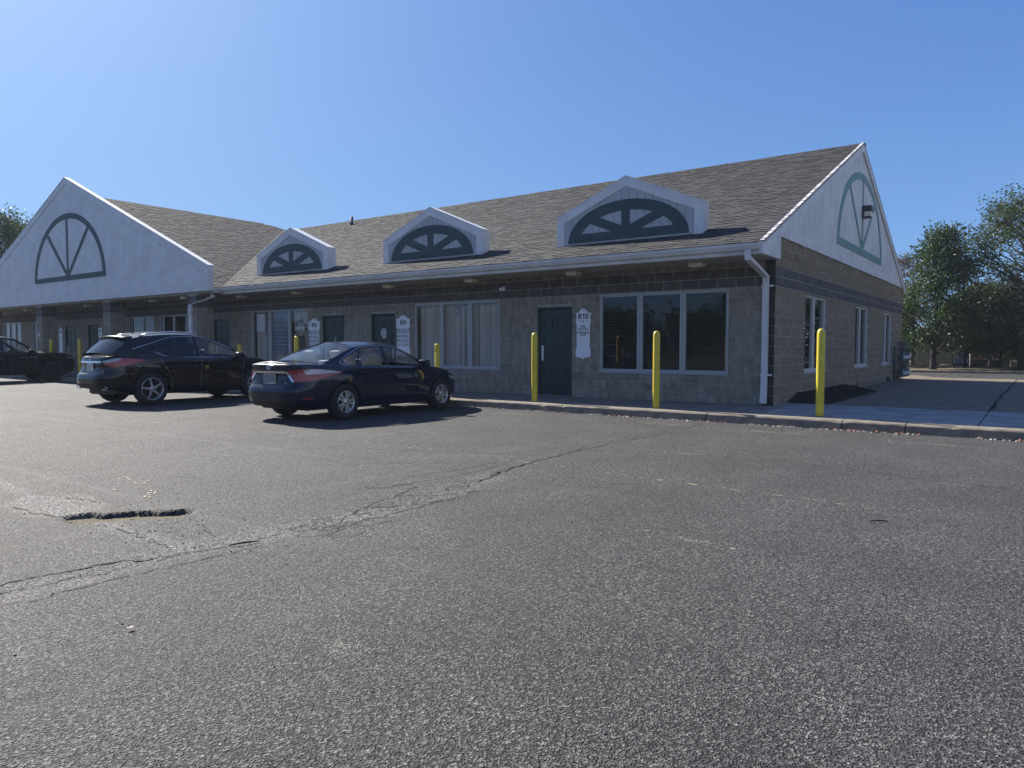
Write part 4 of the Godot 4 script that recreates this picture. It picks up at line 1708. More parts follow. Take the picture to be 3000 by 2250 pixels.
# The skin: a point at arc s and height y. Left of the middle when s < 0.
func skin(s: float, y: float, out := 0.0) -> Vector3:
	var a := absf(s)
	var p := plan_at(a)
	var tang := (plan_at(a + 0.01) - plan_at(a - 0.01)).normalized()
	var nrm := Vector2(-tang.y, tang.x)   # outwards: towards the tail, then the side, then the nose
	var fr: float = 1.0 - smoothstep(C.xr + 0.05, C.xr + 0.75, p.x)
	var ff: float = smoothstep(C.xf - 0.9, C.xf - 0.05, p.x)
	var x: float = p.x + (curve(C.rear, y) - C.xr) * fr + (curve(C.nose, y) - C.xf) * ff + nrm.x * out
	var z: float = p.y * curve(C.wy, y) + nrm.y * out
	return Vector3(x, y, z if s >= 0 else -z)


func low_y(x: float) -> float:
	var y: float = curve(C.sill, x)
	for wx in C.wheels:
		var d := absf(x - wx)
		if d < C.arch:
			y = maxf(y, C.r + sqrt(C.arch * C.arch - d * d) * 1.0 - 0.01)
	return y


func top_y(x: float) -> float:
	return curve(C.top, x)


# A polygon in some flat chart wrapped on to a surface.
func patch(s: SurfaceTool, poly: PackedVector2Array, to: Callable, cell: float, flip := false) -> void:
	var lo := Vector2(1e9, 1e9)
	var hi := -lo
	for p in poly:
		lo = lo.min(p)
		hi = hi.max(p)
	var nx := maxi(1, int(ceil((hi.x - lo.x) / cell)))
	var ny := maxi(1, int(ceil((hi.y - lo.y) / cell)))
	var dx := (hi.x - lo.x) / nx
	var dy := (hi.y - lo.y) / ny
	for i in nx:
		for j in ny:
			var r := rect(lo.x + i * dx, lo.y + j * dy, lo.x + (i + 1) * dx, lo.y + (j + 1) * dy)
			for q in Geometry2D.intersect_polygons(poly, r):
				var t := Geometry2D.triangulate_polygon(q)
				for k in range(0, t.size(), 3):
					var a: Vector2 = q[t[k]]
					var b: Vector2 = q[t[k + 1]]
					var c: Vector2 = q[t[k + 2]]
					if ((b - a).cross(c - a) > 0) != flip:
						var w := b
						b = c
						c = w
					for v in [a, b, c]:
						s.add_vertex(to.call(v))


func pv(a: Array) -> PackedVector2Array:
	var p := PackedVector2Array()
	for q in a:
		p.append(Vector2(q[0], q[1]))
	return p


# Rounded outline through control points.
func smooth_poly(a: Array, n := 5) -> PackedVector2Array:
	var p := PackedVector2Array()
	var m := a.size()
	for i in m:
		var v := [a[(i + m - 1) % m], a[i], a[(i + 1) % m]]
		var c := Vector2(v[1][0], v[1][1])
		var r: float = v[1][2] if v[1].size() > 2 else 0.0
		if r <= 0.0:
			p.append(c)
			continue
		var d0 := Vector2(v[0][0], v[0][1]) - c
		var d1 := Vector2(v[2][0], v[2][1]) - c
		var p0 := c + d0.normalized() * minf(r, d0.length() * 0.45)
		var p1 := c + d1.normalized() * minf(r, d1.length() * 0.45)
		for k in n + 1:
			var t := float(k) / n
			p.append(p0.lerp(c, t).lerp(c.lerp(p1, t), t))
	return p


func on_skin(out: float) -> Callable:
	return func(v: Vector2) -> Vector3: return skin(v.x, v.y, out)


func side_z(x: float, y: float) -> float:
	var yb := top_y(x)
	var p := skin(arc_of(clampf(x, C.xr + 0.25, C.xf - 0.3)), yb)
	var up := maxf(y - yb, 0.0)
	return absf(p.z) - 0.045 - C.tumble * up - 0.12 * up * up + 0.02 * minf(y - yb, 0.0)


func on_side(out: float, sg: float) -> Callable:
	return func(v: Vector2) -> Vector3: return Vector3(v.x, v.y, sg * (side_z(v.x, v.y) + out))


func seam(s: SurfaceTool, pts: Array, out := 0.002, w := 0.004) -> void:
	var l := PackedVector2Array()
	for q in pts:
		l.append(Vector2(q[0], q[1]))
	for q in Geometry2D.offset_polyline(l, w, Geometry2D.JOIN_MITER, Geometry2D.END_BUTT):
		patch(s, q, on_skin(out), 0.08)


func car_body(root: Node3D, paint: Material) -> MeshInstance3D:
	car_plan()
	var ss := []
	var n := 96
	for i in n + 1:
		ss.append(C.len * i / n)
	for wx in C.wheels:
		for k in 15:
			ss.append(arc_of(wx - C.arch * cos(PI * k / 14.0)))
	ss.sort()
	var st_list := []
	for v in ss:
		if st_list.is_empty() or v - st_list[-1] > 0.004:
			st_list.append(v)
	var rr := 0.05
	var rows := 16
	var s := st(true)
	for sg in [1.0, -1.0]:
		var prev := []
		for v in st_list:
			var p := plan_at(v)
			var yl := low_y(p.x)
			var yt := top_y(p.x)
			var col := []
			var b := skin(sg * v if v > 0 else 0.0, yl)
			b.z *= sg if v == 0.0 else 1.0
			var inn := skin(sg * maxf(v, 1e-4), yl, -0.09)
			inn.y -= 0.004
			col.append(inn)
			for j in rows + 1:
				var y := lerpf(yl, yt - rr, float(j) / rows)
				col.append(skin(sg * maxf(v, 1e-4), y))
			for j in range(1, 6):
				var f := PI * 0.5 * j / 5.0
				col.append(skin(sg * maxf(v, 1e-4), yt - rr * (1.0 - sin(f)), -rr * (1.0 - cos(f))))
			if not prev.is_empty():
				for j in col.size() - 1:
					if sg > 0:
						quad(s, prev[j + 1], col[j + 1], col[j], prev[j])
					else:
						quad(s, col[j + 1], prev[j + 1], prev[j], col[j])
			prev = col
	# hood and rear deck between the two shoulders
	var k := 14
	for zone in [[C.xr - 1.0, C.deck_to, C.deck_crown], [C.hood_from, C.xf + 1.0, C.hood_crown]]:
		var last := []
		for v in st_list:
			var p := plan_at(v)
			if p.x < zone[0] or p.x > zone[1]:
				continue
			var yt := top_y(p.x)
			var e := skin(maxf(v, 1e-4), yt, -rr)
			var row := []
			for i in k + 1:
				var u := 2.0 * i / k - 1.0
				var w: float = absf(e.z)
				row.append(Vector3(e.x, yt + zone[2] * (1.0 - u * u) * minf(1.0, w / 0.5), -e.z * u))
			if not last.is_empty():
				for i in k:
					quad(s, row[i], row[i + 1], last[i + 1], last[i])
			last = row
	return obj("body", s, paint, root)


func car_cabin(root: Node3D, paint: Material, windows: Array, tint: Array, trim: Material) -> void:
	var line := pv(C.cabin)
	for sg in [1.0, -1.0]:
		var s := st(true)
		var y := 0.8
		while y < 1.9:
			for strip in Geometry2D.intersect_polygons(line, rect(-3, y, 3, y + 0.03)):
				var left := [strip]
				for w in windows:
					var nxt := []
					for q in left:
						nxt.append_array(Geometry2D.clip_polygons(q, w))
					left = nxt
				for q in left:
					patch(s, q, on_side(0.0, sg), 0.12, sg < 0)
			y += 0.03
		obj("pillars", s, C.pillar_mat, root)
		for i in windows.size():
			s = st(true)
			patch(s, windows[i], on_side(-0.008, sg), 0.12, sg < 0)
			obj("side_window", s, tint[i], root)
	# roof
	var rail: Array = C.rail
	var s := st(true)
	var last := []
	var x0: float = rail[0][0]
	var x1: float = rail[-1][0]
	for i in 25:
		var x := lerpf(x0, x1, i / 24.0)
		var yr := curve(rail, x)
		var w := side_z(x, yr)
		var row := []
		for q in 17:
			var u := 2.0 * q / 16.0 - 1.0
			row.append(Vector3(x, yr + C.roof_crown * (1.0 - pow(absf(u), 2.6)), -w * u))
		if i:
			for q in 16:
				quad(s, row[q], row[q + 1], last[q + 1], last[q])
		last = row
	obj("roof", s, paint, root)
	# windscreen and back window
	for g in [["windscreen", C.screen, 0.12, C.hood_crown, M.car_glass], ["back_window", C.back, -0.10, C.deck_crown, C.back_glass]]:
		s = st(true)
		last = []
		for i in 11:
			var t := i / 10.0
			var a := Vector2(g[1][0][0], g[1][0][1]).lerp(Vector2(g[1][1][0], g[1][1][1]), t)
			a.y += 0.015 * sin(t * PI)
			var w := side_z(a.x, a.y) if true else 0.0
			var row := []
			for q in 15:
				var u := 2.0 * q / 14.0 - 1.0
				var f := 1.0 - u * u
				row.append(Vector3(a.x + g[2] * f, a.y + lerpf(g[3] + 0.01, C.roof_crown, t) * f, -w * u))
			if i:
				for q in 14:
					if g[2] > 0:
						quad(s, row[q], row[q + 1], last[q + 1], last[q])
					else:
						quad(s, last[q], last[q + 1], row[q + 1], row[q])
			last = row
		obj(g[0], s, g[4], root)


# A padded block with soft edges for seats and such.
func pad(s: SurfaceTool, c: Vector3, h: Vector3, xf := Transform3D.IDENTITY) -> void:
	var n := 8
	for k in 3:
		for sg in [-1.0, 1.0]:
			for i in n:
				for j in n:
					var v := []
					for q in [[0, 1], [1, 1], [1, 0], [0, 0]]:
						var u := Vector3.ZERO
						u[k] = sg
						u[(k + 1) % 3] = (2.0 * (i + q[0]) / n - 1.0) * sg
						u[(k + 2) % 3] = 2.0 * (j + q[1]) / n - 1.0
						var e := 0.0
						for m in 3:
							e += pow(absf(u[m]), 6.0)
						v.append(xf * (c + u / pow(e, 1.0 / 6.0) * h))
					quad(s, v[0], v[1], v[2], v[3])


func car_inside(root: Node3D, cloth: Material, floor_y: float, roof_y0: float) -> void:
	var s := st()
	box(s, Vector3(C.xr + 0.35, C.clear, -0.66), Vector3(C.xf - 0.35, C.clear + 0.16, 0.66), 0.04)
	for wx in C.wheels:
		box(s, Vector3(wx - C.arch - 0.02, C.clear + 0.1, -0.60), Vector3(wx + C.arch + 0.02, C.r + C.arch - 0.02, 0.60), 0.03)
	obj("underbody", s, M.black, root)
	s = st()
	box(s, Vector3(-1.0, floor_y, -0.72), Vector3(C.screen[0][0] - 0.05, floor_y + 0.12, 0.72), 0.03)
	box(s, Vector3(C.screen[0][0] - 0.42, floor_y + 0.3, -0.70), Vector3(C.screen[0][0] - 0.08, top_y(0.8) - 0.0, 0.70), 0.05)
	box(s, Vector3(C.back[0][0] - 0.02, floor_y + 0.3, -0.62), Vector3(C.back[0][0] + 0.65, top_y(-1.0) - 0.02, 0.62), 0.04)
	obj("cabin_trim", s, M.car_trim, root)
	for z in [-0.37, 0.37]:
		for q in [[0.15, 0.0], [-0.72, 0.14]]:
			s = st(true)
			var x: float = q[0]
			var dn: float = q[1]
			pad(s, Vector3(x, floor_y + 0.30 - dn * 0.5, z), Vector3(0.25, 0.09, 0.25))
			var lean := Transform3D(Basis(Vector3(0, 0, 1), 0.28), Vector3(x - 0.24, floor_y + 0.33 - dn, z))
			pad(s, Vector3(0, 0.28, 0), Vector3(0.075, 0.31, 0.235), lean)
			pad(s, Vector3(0.01, 0.68, 0), Vector3(0.05, 0.095, 0.13), lean)
			tube(s, [lean * Vector3(0, 0.5, -0.06), lean * Vector3(0, 0.66, -0.06)], 0.008, 6)
			tube(s, [lean * Vector3(0, 0.5, 0.06), lean * Vector3(0, 0.66, 0.06)], 0.008, 6)
			obj("seat", s, cloth, root)
	s = st(true)
	var pts := []
	for i in 21:
		var a := TAU * i / 20
		pts.append(Vector3(0.62 + 0.07 * sin(a), top_y(0.6) + 0.02 + 0.17 * sin(a), -0.37 + 0.18 * cos(a)))
	tube(s, pts, 0.015, 8)
	obj("steering_wheel", s, M.black, root)


func wheel(root: Node3D, at: Vector3, sg: float, r: float, rim: float, w: float, style: int, face: Material) -> void:
	# axis along z; the face looks towards sg
	var xf := Transform3D(Basis(Vector3(1, 0, 0), Vector3(0, 0, sg), Vector3(0, -sg, 0)), at)
	var s := st(true)
	var h := w * 0.5
	lathe(s, [Vector2(rim - 0.01, -h), Vector2(r - 0.03, -h), Vector2(r - 0.006, -h + 0.02), Vector2(r, -h + 0.05), Vector2(r, h - 0.05), Vector2(r - 0.006, h - 0.02), Vector2(r - 0.03, h - 0.002), Vector2(rim + 0.05, h + 0.004), Vector2(rim + 0.005, h - 0.008), Vector2(rim - 0.006, h - 0.03)], 40, xf)
	var wh := obj("wheel", s, M.tyre, root)
	s = st(true)
	lathe(s, [Vector2(rim + 0.002, h - 0.02), Vector2(rim, h - 0.004), Vector2(rim - 0.012, h - 0.004), Vector2(rim - 0.022, h - 0.03), Vector2(rim - 0.03, h - 0.10)], 40, xf)
	obj("rim", s, face, wh)
	s = st()
	lathe(s, [Vector2(rim - 0.01, h - 0.10), Vector2(0.001, h - 0.10)], 28, xf)
	lathe(s, [Vector2(rim * 0.72, h - 0.085), Vector2(rim * 0.70, h - 0.075), Vector2(0.001, h - 0.075)], 28, xf)
	obj("brake_disc", s, M.wheel_dark, wh)
	var spokes := 10 if style == 0 else 5
	for k in spokes:
		s = st()
		var a := TAU * k / spokes + (0.0 if style else (0.085 if k % 2 else -0.085)) + 0.3
		var rot := xf * Transform3D(Basis(Vector3.UP, a), Vector3.ZERO)
		var wi := 0.030 if style == 0 else 0.034
		var wo := 0.026 if style == 0 else 0.016
		var tw := 0.0 if style == 0 else 0.055
		var p := pv([[0.035, -wi], [rim * 0.55, -wi * 0.7 + tw * 0.6], [rim - 0.012, -wo + tw], [rim - 0.012, wo + tw], [rim * 0.55, wi * 0.55 + tw * 0.6], [0.035, wi]])
		# chart (radius, across) to the wheel's own axes
		extrude(s, p, rot * Transform3D(Basis(Vector3(1, 0, 0), Vector3(0, 0, -1), Vector3(0, 1, 0)), Vector3(0, 0, 0)), h - 0.045, h - 0.014)
		obj("spoke", s, face, wh)
	s = st(true)
	lathe(s, [Vector2(0.062, h - 0.05), Vector2(0.058, h - 0.012), Vector2(0.040, h - 0.004), Vector2(0.0001, h - 0.003)], 20, xf)
	obj("hub_cap", s, face, wh)


func mirror_of(root: Node3D, x: float, y: float, paint: Material) -> void:
	for sg in [1.0, -1.0]:
		var s := st(true)
		var z: float = (side_z(x, y) + 0.13) * sg
		pad(s, Vector3(x, y + 0.02, z), Vector3(0.075, 0.075, 0.11))
		pad(s, Vector3(x + 0.03, y - 0.04, z - sg * 0.11), Vector3(0.04, 0.03, 0.07))
		obj("wing_mirror", s, paint, root)


func handles(root: Node3D, list: Array, m: Material) -> void:
	for q in list:
		for sg in [1.0, -1.0]:
			var a := arc_of(q[0])
			var s := st(true)
			var p: Vector3 = skin(sg * a, q[1], 0.018)
			pad(s, p, Vector3(0.105, 0.017, 0.016))
			obj("door_handle", s, m, root)


func strip(root: Node3D, called: String, poly: PackedVector2Array, out: float, m: Material, both := true, cell := 0.06) -> void:
	var s := st(true)
	patch(s, poly, on_skin(out), cell)
	obj(called, s, m, root)
	if both:
		var q := PackedVector2Array()
		for p in poly:
			q.append(Vector2(-p.x, p.y))
		s = st(true)
		patch(s, q, on_skin(out), cell)
		obj(called, s, m, root)


func plate_on(root: Node3D, y: float, m: Material, text: String) -> void:
	var p := skin(0.0, y, 0.012)
	var s := st()
	box(s, Vector3(p.x - 0.012, y - 0.076, -0.152), Vector3(p.x, y + 0.076, 0.152), 0.004)
	var o := obj("licence_plate", s, m, root)
	s = st()
	for q in [[-0.165, -0.152, -0.088, 0.088], [0.152, 0.165, -0.088, 0.088], [-0.152, 0.152, 0.076, 0.088], [-0.152, 0.152, -0.088, -0.076]]:
		box(s, Vector3(p.x - 0.018, y + q[2], q[0]), Vector3(p.x + 0.0, y + q[3], q[1]), 0.003)
	obj("plate_frame", s, M.chrome, o)
	if text:
		words(text, 0.075, M.ink, o, Vector3(p.x - 0.013, y, 0), true, -PI / 2, 0.8)


func paint_mat(called: String, c: Color) -> StandardMaterial3D:
	var m := mat(called, c, 0.35, 0.0)
	m.metallic_specular = 0.15
	m.clearcoat_enabled = true
	m.clearcoat = 0.8
	m.clearcoat_roughness = 0.03
	return m


func cars() -> void:
	mat("tyre", lin(0.014, 0.014, 0.015), 0.85)
	mat("wheel_dark", lin(0.02, 0.02, 0.021), 0.5, 0.6)
	mat("alloy", lin(0.50, 0.51, 0.53), 0.3, 0.75)
	mat("alloy_dark", lin(0.30, 0.30, 0.31), 0.28, 0.8)
	mat("chrome", lin(0.62, 0.63, 0.65), 0.12, 1.0)
	mat("car_trim", lin(0.16, 0.15, 0.13), 0.8)
	mat("beige_cloth", lin(0.40, 0.36, 0.30), 0.85)
	mat("black_leather", lin(0.05, 0.05, 0.052), 0.6)
	glass("car_glass", Color(0.02, 0.03, 0.028), 0.22)
	glass("privacy_glass", Color(0.006, 0.007, 0.008), 0.88)
	var lr := mat("lamp_red", lin(0.27, 0.009, 0.014), 0.12)
	lr.clearcoat_enabled = true
	var lc := mat("lamp_clear", lin(0.33, 0.32, 0.33), 0.12, 0.3)
	lc.clearcoat_enabled = true
	mat("plate_white", lin(0.50, 0.49, 0.42), 0.6)
	mat("plate_grey", lin(0.20, 0.21, 0.21), 0.6)
	sedan()
	suv()
	jeep()


func sedan() -> void:
	var navy := paint_mat("navy_paint", lin(0.006, 0.009, 0.026))
	var root := thing("sedan", "dark blue four-door sedan with silver ten-spoke wheels, the car nearest the viewer", "car", Vector3(-6.95, GY, 4.66), "cars parked nose-in along the kerb")
	root.rotation.y = deg_to_rad(92.4)
	C = {"xr": -2.45, "xf": 2.40, "w": 0.912, "nr": 5.2, "nf": 3.6, "r": 0.333, "arch": 0.385, "wheels": [-1.3875, 1.3875], "clear": 0.20, "tumble": 0.50,
		"rear": [[0.2, -2.26], [0.34, -2.41], [0.48, -2.46], [0.60, -2.45], [0.66, -2.40], [0.74, -2.37], [0.90, -2.355], [1.0, -2.40], [1.06, -2.41]],
		"nose": [[0.18, 2.26], [0.34, 2.37], [0.5, 2.40], [0.62, 2.38], [0.74, 2.28], [0.86, 2.10]],
		"wy": [[0.18, 0.925], [0.34, 0.965], [0.5, 0.985], [0.66, 1.0], [0.80, 0.992], [0.92, 0.965], [1.06, 0.92]],
		"sill": [[-2.5, 0.30], [-2.1, 0.26], [-1.7, 0.22], [0.0, 0.205], [1.7, 0.21], [2.1, 0.19], [2.4, 0.20]],
		"top": [[-2.45, 1.045], [-2.1, 1.035], [-1.75, 1.03], [-1.2, 1.005], [-0.6, 0.98], [0.2, 0.955], [0.9, 0.945], [1.2, 0.93], [1.6, 0.875], [2.0, 0.80], [2.25, 0.735], [2.42, 0.70]],
		"deck_to": -1.55, "hood_from": 0.78, "deck_crown": 0.045, "hood_crown": 0.075, "roof_crown": 0.085,
		"cabin": [[1.02, 0.90], [1.02, 0.955], [0.62, 1.19], [0.24, 1.355], [-0.2, 1.395], [-0.6, 1.385], [-0.95, 1.345], [-1.35, 1.215], [-1.78, 1.065], [-1.85, 1.0], [-1.2, 0.95], [0.0, 0.90]],
		"rail": [[-0.95, 1.345], [-0.6, 1.385], [-0.2, 1.395], [0.05, 1.383], [0.24, 1.355]],
		"screen": [[1.04, 0.945], [0.22, 1.362]], "back": [[-1.83, 1.045], [-0.92, 1.352]], "pillar_mat": navy, "back_glass": M.car_glass}
	car_body(root, navy)
	var wins := [smooth_poly([[0.80, 0.985, 0.03], [0.55, 1.165], [0.22, 1.315, 0.08], [-0.02, 1.352], [-0.14, 1.355, 0.03], [-0.16, 0.975, 0.02]]), smooth_poly([[-0.24, 0.98, 0.02], [-0.22, 1.357, 0.03], [-0.55, 1.345], [-0.80, 1.31, 0.03], [-1.00, 1.0, 0.02]]), smooth_poly([[-1.03, 1.005, 0.01], [-0.84, 1.30, 0.02], [-1.12, 1.20, 0.06], [-1.36, 1.085, 0.05], [-1.30, 1.02, 0.03]])]
	car_cabin(root, navy, wins, [M.car_glass, M.car_glass, M.car_glass], M.chrome)
	car_inside(root, M.beige_cloth, 0.34, 1.4)
	# bright strip round the side glass, black post between the doors
	for sg in [1.0, -1.0]:
		var s := st(true)
		var run := []
		for q in [[0.86, 0.972], [0.56, 1.188], [0.22, 1.338], [-0.1, 1.378], [-0.5, 1.37], [-0.82, 1.335], [-1.12, 1.225], [-1.38, 1.105], [-1.43, 1.06], [-1.36, 1.01], [-1.1, 0.985], [-0.6, 0.968], [0.0, 0.955], [0.6, 0.955], [0.86, 0.962]]:
			run.append(on_side(0.006, sg).call(Vector2(q[0], q[1])))
		tube(s, run, 0.0085, 6)
		obj("window_trim", s, M.chrome, root)
		s = st(true)
		patch(s, pv([[-0.16, 0.975], [-0.24, 0.98], [-0.22, 1.36], [-0.14, 1.358]]), on_side(0.004, sg), 0.1, sg < 0)
		patch(s, pv([[-1.00, 1.0], [-1.03, 1.005], [-0.84, 1.305], [-0.80, 1.315]]), on_side(0.004, sg), 0.1, sg < 0)
		obj("door_post", s, M.black, root)
	for sg in [1.0, -1.0]:
		for x in C.wheels:
			wheel(root, Vector3(x, C.r, sg * 0.80), sg, C.r, 0.205, 0.215, 0, M.alloy)
	mirror_of(root, 0.78, 0.99, navy)
	handles(root, [[-0.95, 0.865], [0.05, 0.845]], navy)
	var s := st(true)
	for sg in [1.0, -1.0]:
		seam(s, [[arc_of(-0.20) * sg, 0.95], [arc_of(-0.22) * sg, 0.30]])
		seam(s, [[arc_of(0.98) * sg, 0.90], [arc_of(0.93) * sg, 0.62], [arc_of(0.95) * sg, 0.30]])
		seam(s, [[arc_of(-1.18) * sg, 0.98], [arc_of(-1.10) * sg, 0.80], [arc_of(-0.93) * sg, 0.52], [arc_of(-0.90) * sg, 0.30]])
		seam(s, [[arc_of(-0.9) * sg, 0.285], [arc_of(0.95) * sg, 0.28]])
		seam(s, [[0.56 * sg, 0.655], [0.9 * sg, 0.66], [1.3 * sg, 0.70], [arc_of(-1.72) * sg, 0.66]])
		seam(s, [[0.0, 0.655], [0.56 * sg, 0.655]])
		seam(s, [[0.60 * sg, 0.70], [0.63 * sg, 0.97]])
	obj("panel_gap", s, M.black, root)
	# tail lamps, boot garnish, badge, plate, bumper foot
	strip(root, "tail_lamp", smooth_poly([[0.44, 0.915], [0.70, 0.945], [1.05, 0.952], [1.35, 0.93], [1.66, 0.885], [1.30, 0.805], [0.95, 0.745], [0.58, 0.725, 0.03]]), 0.010, M.lamp_red)
	strip(root, "lamp_glass", smooth_poly([[0.76, 0.945], [1.05, 0.950], [1.35, 0.928], [1.62, 0.888], [1.20, 0.868], [0.80, 0.858]]), 0.014, M.lamp_clear)
	s = st(true)
	patch(s, pv([[-0.45, 0.875], [-0.40, 0.915], [0.40, 0.915], [0.45, 0.875]]), on_skin(0.014), 0.06)
	for sg in [1.0, -1.0]:
		patch(s, pv([[0.395 * sg, 0.914], [0.46 * sg, 0.90], [0.60 * sg, 0.725], [0.55 * sg, 0.73], [0.44 * sg, 0.875]]), on_skin(0.014), 0.06)
	obj("boot_garnish", s, M.chrome, root)
	var bp := skin(0.0, 0.985, 0.01)
	s = st(true)
	for e in [[0.062, 0.042], [0.022, 0.040], [0.045, 0.016]]:
		var ring := []
		for i in 19:
			var a := TAU * i / 18
			ring.append(Vector3(bp.x, bp.y + e[1] * sin(a) + (0.018 if e[0] == 0.045 else 0.0), e[0] * cos(a)))
		tube(s, ring, 0.006, 6, false)
	obj("badge", s, M.chrome, root)
	plate_on(root, 0.775, M.plate_grey, "")
	words("LE", 0.035, M.chrome, root, skin(0.42, 0.70, 0.004), true, -PI / 2)
	words("CAMRY", 0.030, M.chrome, root, skin(-0.44, 0.71, 0.004), true, -PI / 2)
	strip(root, "bumper_foot", pv([[-0.62, 0.27], [0.62, 0.27], [0.62, 0.345], [-0.62, 0.345]]), 0.006, M.black, false)
	strip(root, "reflector", pv([[0.80, 0.415], [1.0, 0.42], [1.0, 0.445], [0.80, 0.44]]), 0.006, M.lamp_red)
	strip(root, "head_lamp", smooth_poly([[C.len - 1.25, 0.735, 0.03], [C.len - 0.55, 0.665], [C.len - 0.62, 0.60, 0.03], [C.len - 1.1, 0.655]]), 0.008, M.lamp_clear)
	# small things on the back shelf
	s = st()
	box(s, Vector3(-1.52, 1.02, -0.28), Vector3(-1.40, 1.035, 0.0), 0.004)
	pad(s, Vector3(-1.45, 1.05, 0.42), Vector3(0.10, 0.05, 0.10))
	obj("shelf_clutter", s, M.paper, root)


func suv() -> void:
	var black := paint_mat("black_paint", lin(0.004, 0.004, 0.0048))
	var root := thing("crossover", "black crossover with a rear spoiler and five-spoked wheels, second car from the right", "car", Vector3(-13.22, GY, 5.0), "cars parked nose-in along the kerb")
	root.rotation.y = deg_to_rad(91.2)
	C = {"xr": -2.43, "xf": 2.47, "w": 0.948, "nr": 4.6, "nf": 3.8, "r": 0.378, "arch": 0.435, "wheels": [-1.395, 1.395], "clear": 0.24, "tumble": 0.42,
		"rear": [[0.26, -2.22], [0.40, -2.36], [0.55, -2.43], [0.70, -2.42], [0.76, -2.36], [0.86, -2.32], [1.0, -2.32], [1.10, -2.30], [1.17, -2.25]],
		"nose": [[0.22, 2.30], [0.4, 2.44], [0.6, 2.47], [0.8, 2.42], [0.95, 2.30], [1.05, 2.1]],
		"wy": [[0.22, 0.935], [0.45, 0.975], [0.65, 0.99], [0.82, 1.0], [1.0, 0.985], [1.12, 0.95], [1.2, 0.92]],
		"sill": [[-2.45, 0.42], [-2.1, 0.34], [-1.8, 0.27], [0.0, 0.25], [1.9, 0.25], [2.45, 0.28]],
		"top": [[-2.43, 1.14], [-2.0, 1.175], [-1.4, 1.165], [-0.6, 1.115], [0.3, 1.085], [1.1, 1.08], [1.5, 1.05], [2.0, 0.98], [2.3, 0.89], [2.48, 0.84]],
		"deck_to": -2.02, "hood_from": 0.9, "deck_crown": 0.02, "hood_crown": 0.085, "roof_crown": 0.075,
		"cabin": [[1.20, 1.03], [1.20, 1.095], [0.75, 1.36], [0.28, 1.575], [-0.3, 1.645], [-0.9, 1.64], [-1.45, 1.585], [-1.75, 1.54], [-2.18, 1.19], [-2.15, 1.10], [-1.0, 1.05], [0.5, 1.02]],
		"rail": [[-1.72, 1.545], [-1.45, 1.59], [-0.9, 1.64], [-0.3, 1.645], [0.05, 1.615], [0.28, 1.575]],
		"screen": [[1.22, 1.085], [0.26, 1.582]], "back": [[-2.16, 1.185], [-1.74, 1.54]], "pillar_mat": black, "back_glass": M.privacy_glass}
	car_body(root, black)
	var wins := [smooth_poly([[0.98, 1.115, 0.03], [0.66, 1.325], [0.28, 1.50, 0.08], [-0.02, 1.572], [-0.12, 1.58, 0.03], [-0.16, 1.115, 0.02]]), smooth_poly([[-0.24, 1.12, 0.02], [-0.22, 1.59, 0.03], [-0.7, 1.575, 0.1], [-1.05, 1.50, 0.1], [-1.32, 1.385, 0.05], [-1.22, 1.20, 0.06], [-1.05, 1.145, 0.08]]), smooth_poly([[-1.38, 1.36, 0.03], [-1.66, 1.27, 0.03], [-1.40, 1.235, 0.03], [-1.29, 1.23, 0.03]])]
	car_cabin(root, black, wins, [M.car_glass, M.privacy_glass, M.privacy_glass], M.chrome)
	car_inside(root, M.black_leather, 0.45, 1.6)
	for sg in [1.0, -1.0]:
		for run_pts in [[[1.05, 1.115], [0.68, 1.345], [0.28, 1.525], [-0.05, 1.60], [-0.5, 1.607], [-0.85, 1.575], [-1.15, 1.485], [-1.5, 1.375], [-1.75, 1.30]], [[-1.25, 1.24], [-1.1, 1.155], [-0.9, 1.118], [-0.3, 1.098], [0.4, 1.098], [1.0, 1.10]]]:
			var s := st(true)
			var run := []
			for q in run_pts:
				run.append(on_side(0.006, sg).call(Vector2(q[0], q[1])))
			tube(s, run, 0.009, 6)
			obj("window_trim", s, M.chrome, root)
		# roof rail
		var s := st(true)
		var rr := []
		for q in [[0.05, 0.01], [-0.1, 0.045], [-0.7, 0.055], [-1.3, 0.045], [-1.5, 0.01]]:
			var y := curve(C.rail, q[0])
			rr.append(Vector3(q[0], y + q[1] + 0.012, sg * (side_z(q[0], y) - 0.05)))
		tube(s, rr, 0.016, 8)
		obj("roof_rail", s, M.alloy, root)
		for x in C.wheels:
			wheel(root, Vector3(x, C.r, sg * 0.825), sg, C.r, 0.262, 0.235, 1, M.alloy)
	mirror_of(root, 0.86, 1.12, black)
	handles(root, [[-1.02, 1.0], [0.05, 0.98]], black)
	# spoiler over the back window
	var s := st(true)
	var last := []
	for i in 13:
		var u := 2.0 * i / 12.0 - 1.0
		var z := u * 0.60
		var f := 1.0 - u * u
		var row := [Vector3(-1.66, 1.60 + 0.035 * f, z), Vector3(-1.80, 1.585 + 0.035 * f, z), Vector3(-1.93 + 0.06 * u * u, 1.572 + 0.03 * f, z), Vector3(-1.94 + 0.06 * u * u, 1.556 + 0.03 * f, z), Vector3(-1.86 + 0.05 * u * u, 1.53 + 0.03 * f, z), Vector3(-1.70, 1.53, z)]
		if i:
			for j in 6:
				quad(s, last[j], last[(j + 1) % 6], row[(j + 1) % 6], row[j])
		else:
			for j in range(1, 5):
				for v in [row[0], row[j], row[j + 1]]:
					s.add_vertex(v)
		last = row
	for j in range(1, 5):
		for v in [last[0], last[j + 1], last[j]]:
			s.add_vertex(v)
	obj("spoiler", s, black, root)
	s = st(true)
	tube(s, [Vector3(-2.13, 1.25, -0.02), Vector3(-2.10, 1.29, 0.25), Vector3(-2.09, 1.27, 0.5)], 0.010, 6)
	obj("wiper", s, M.black, root)
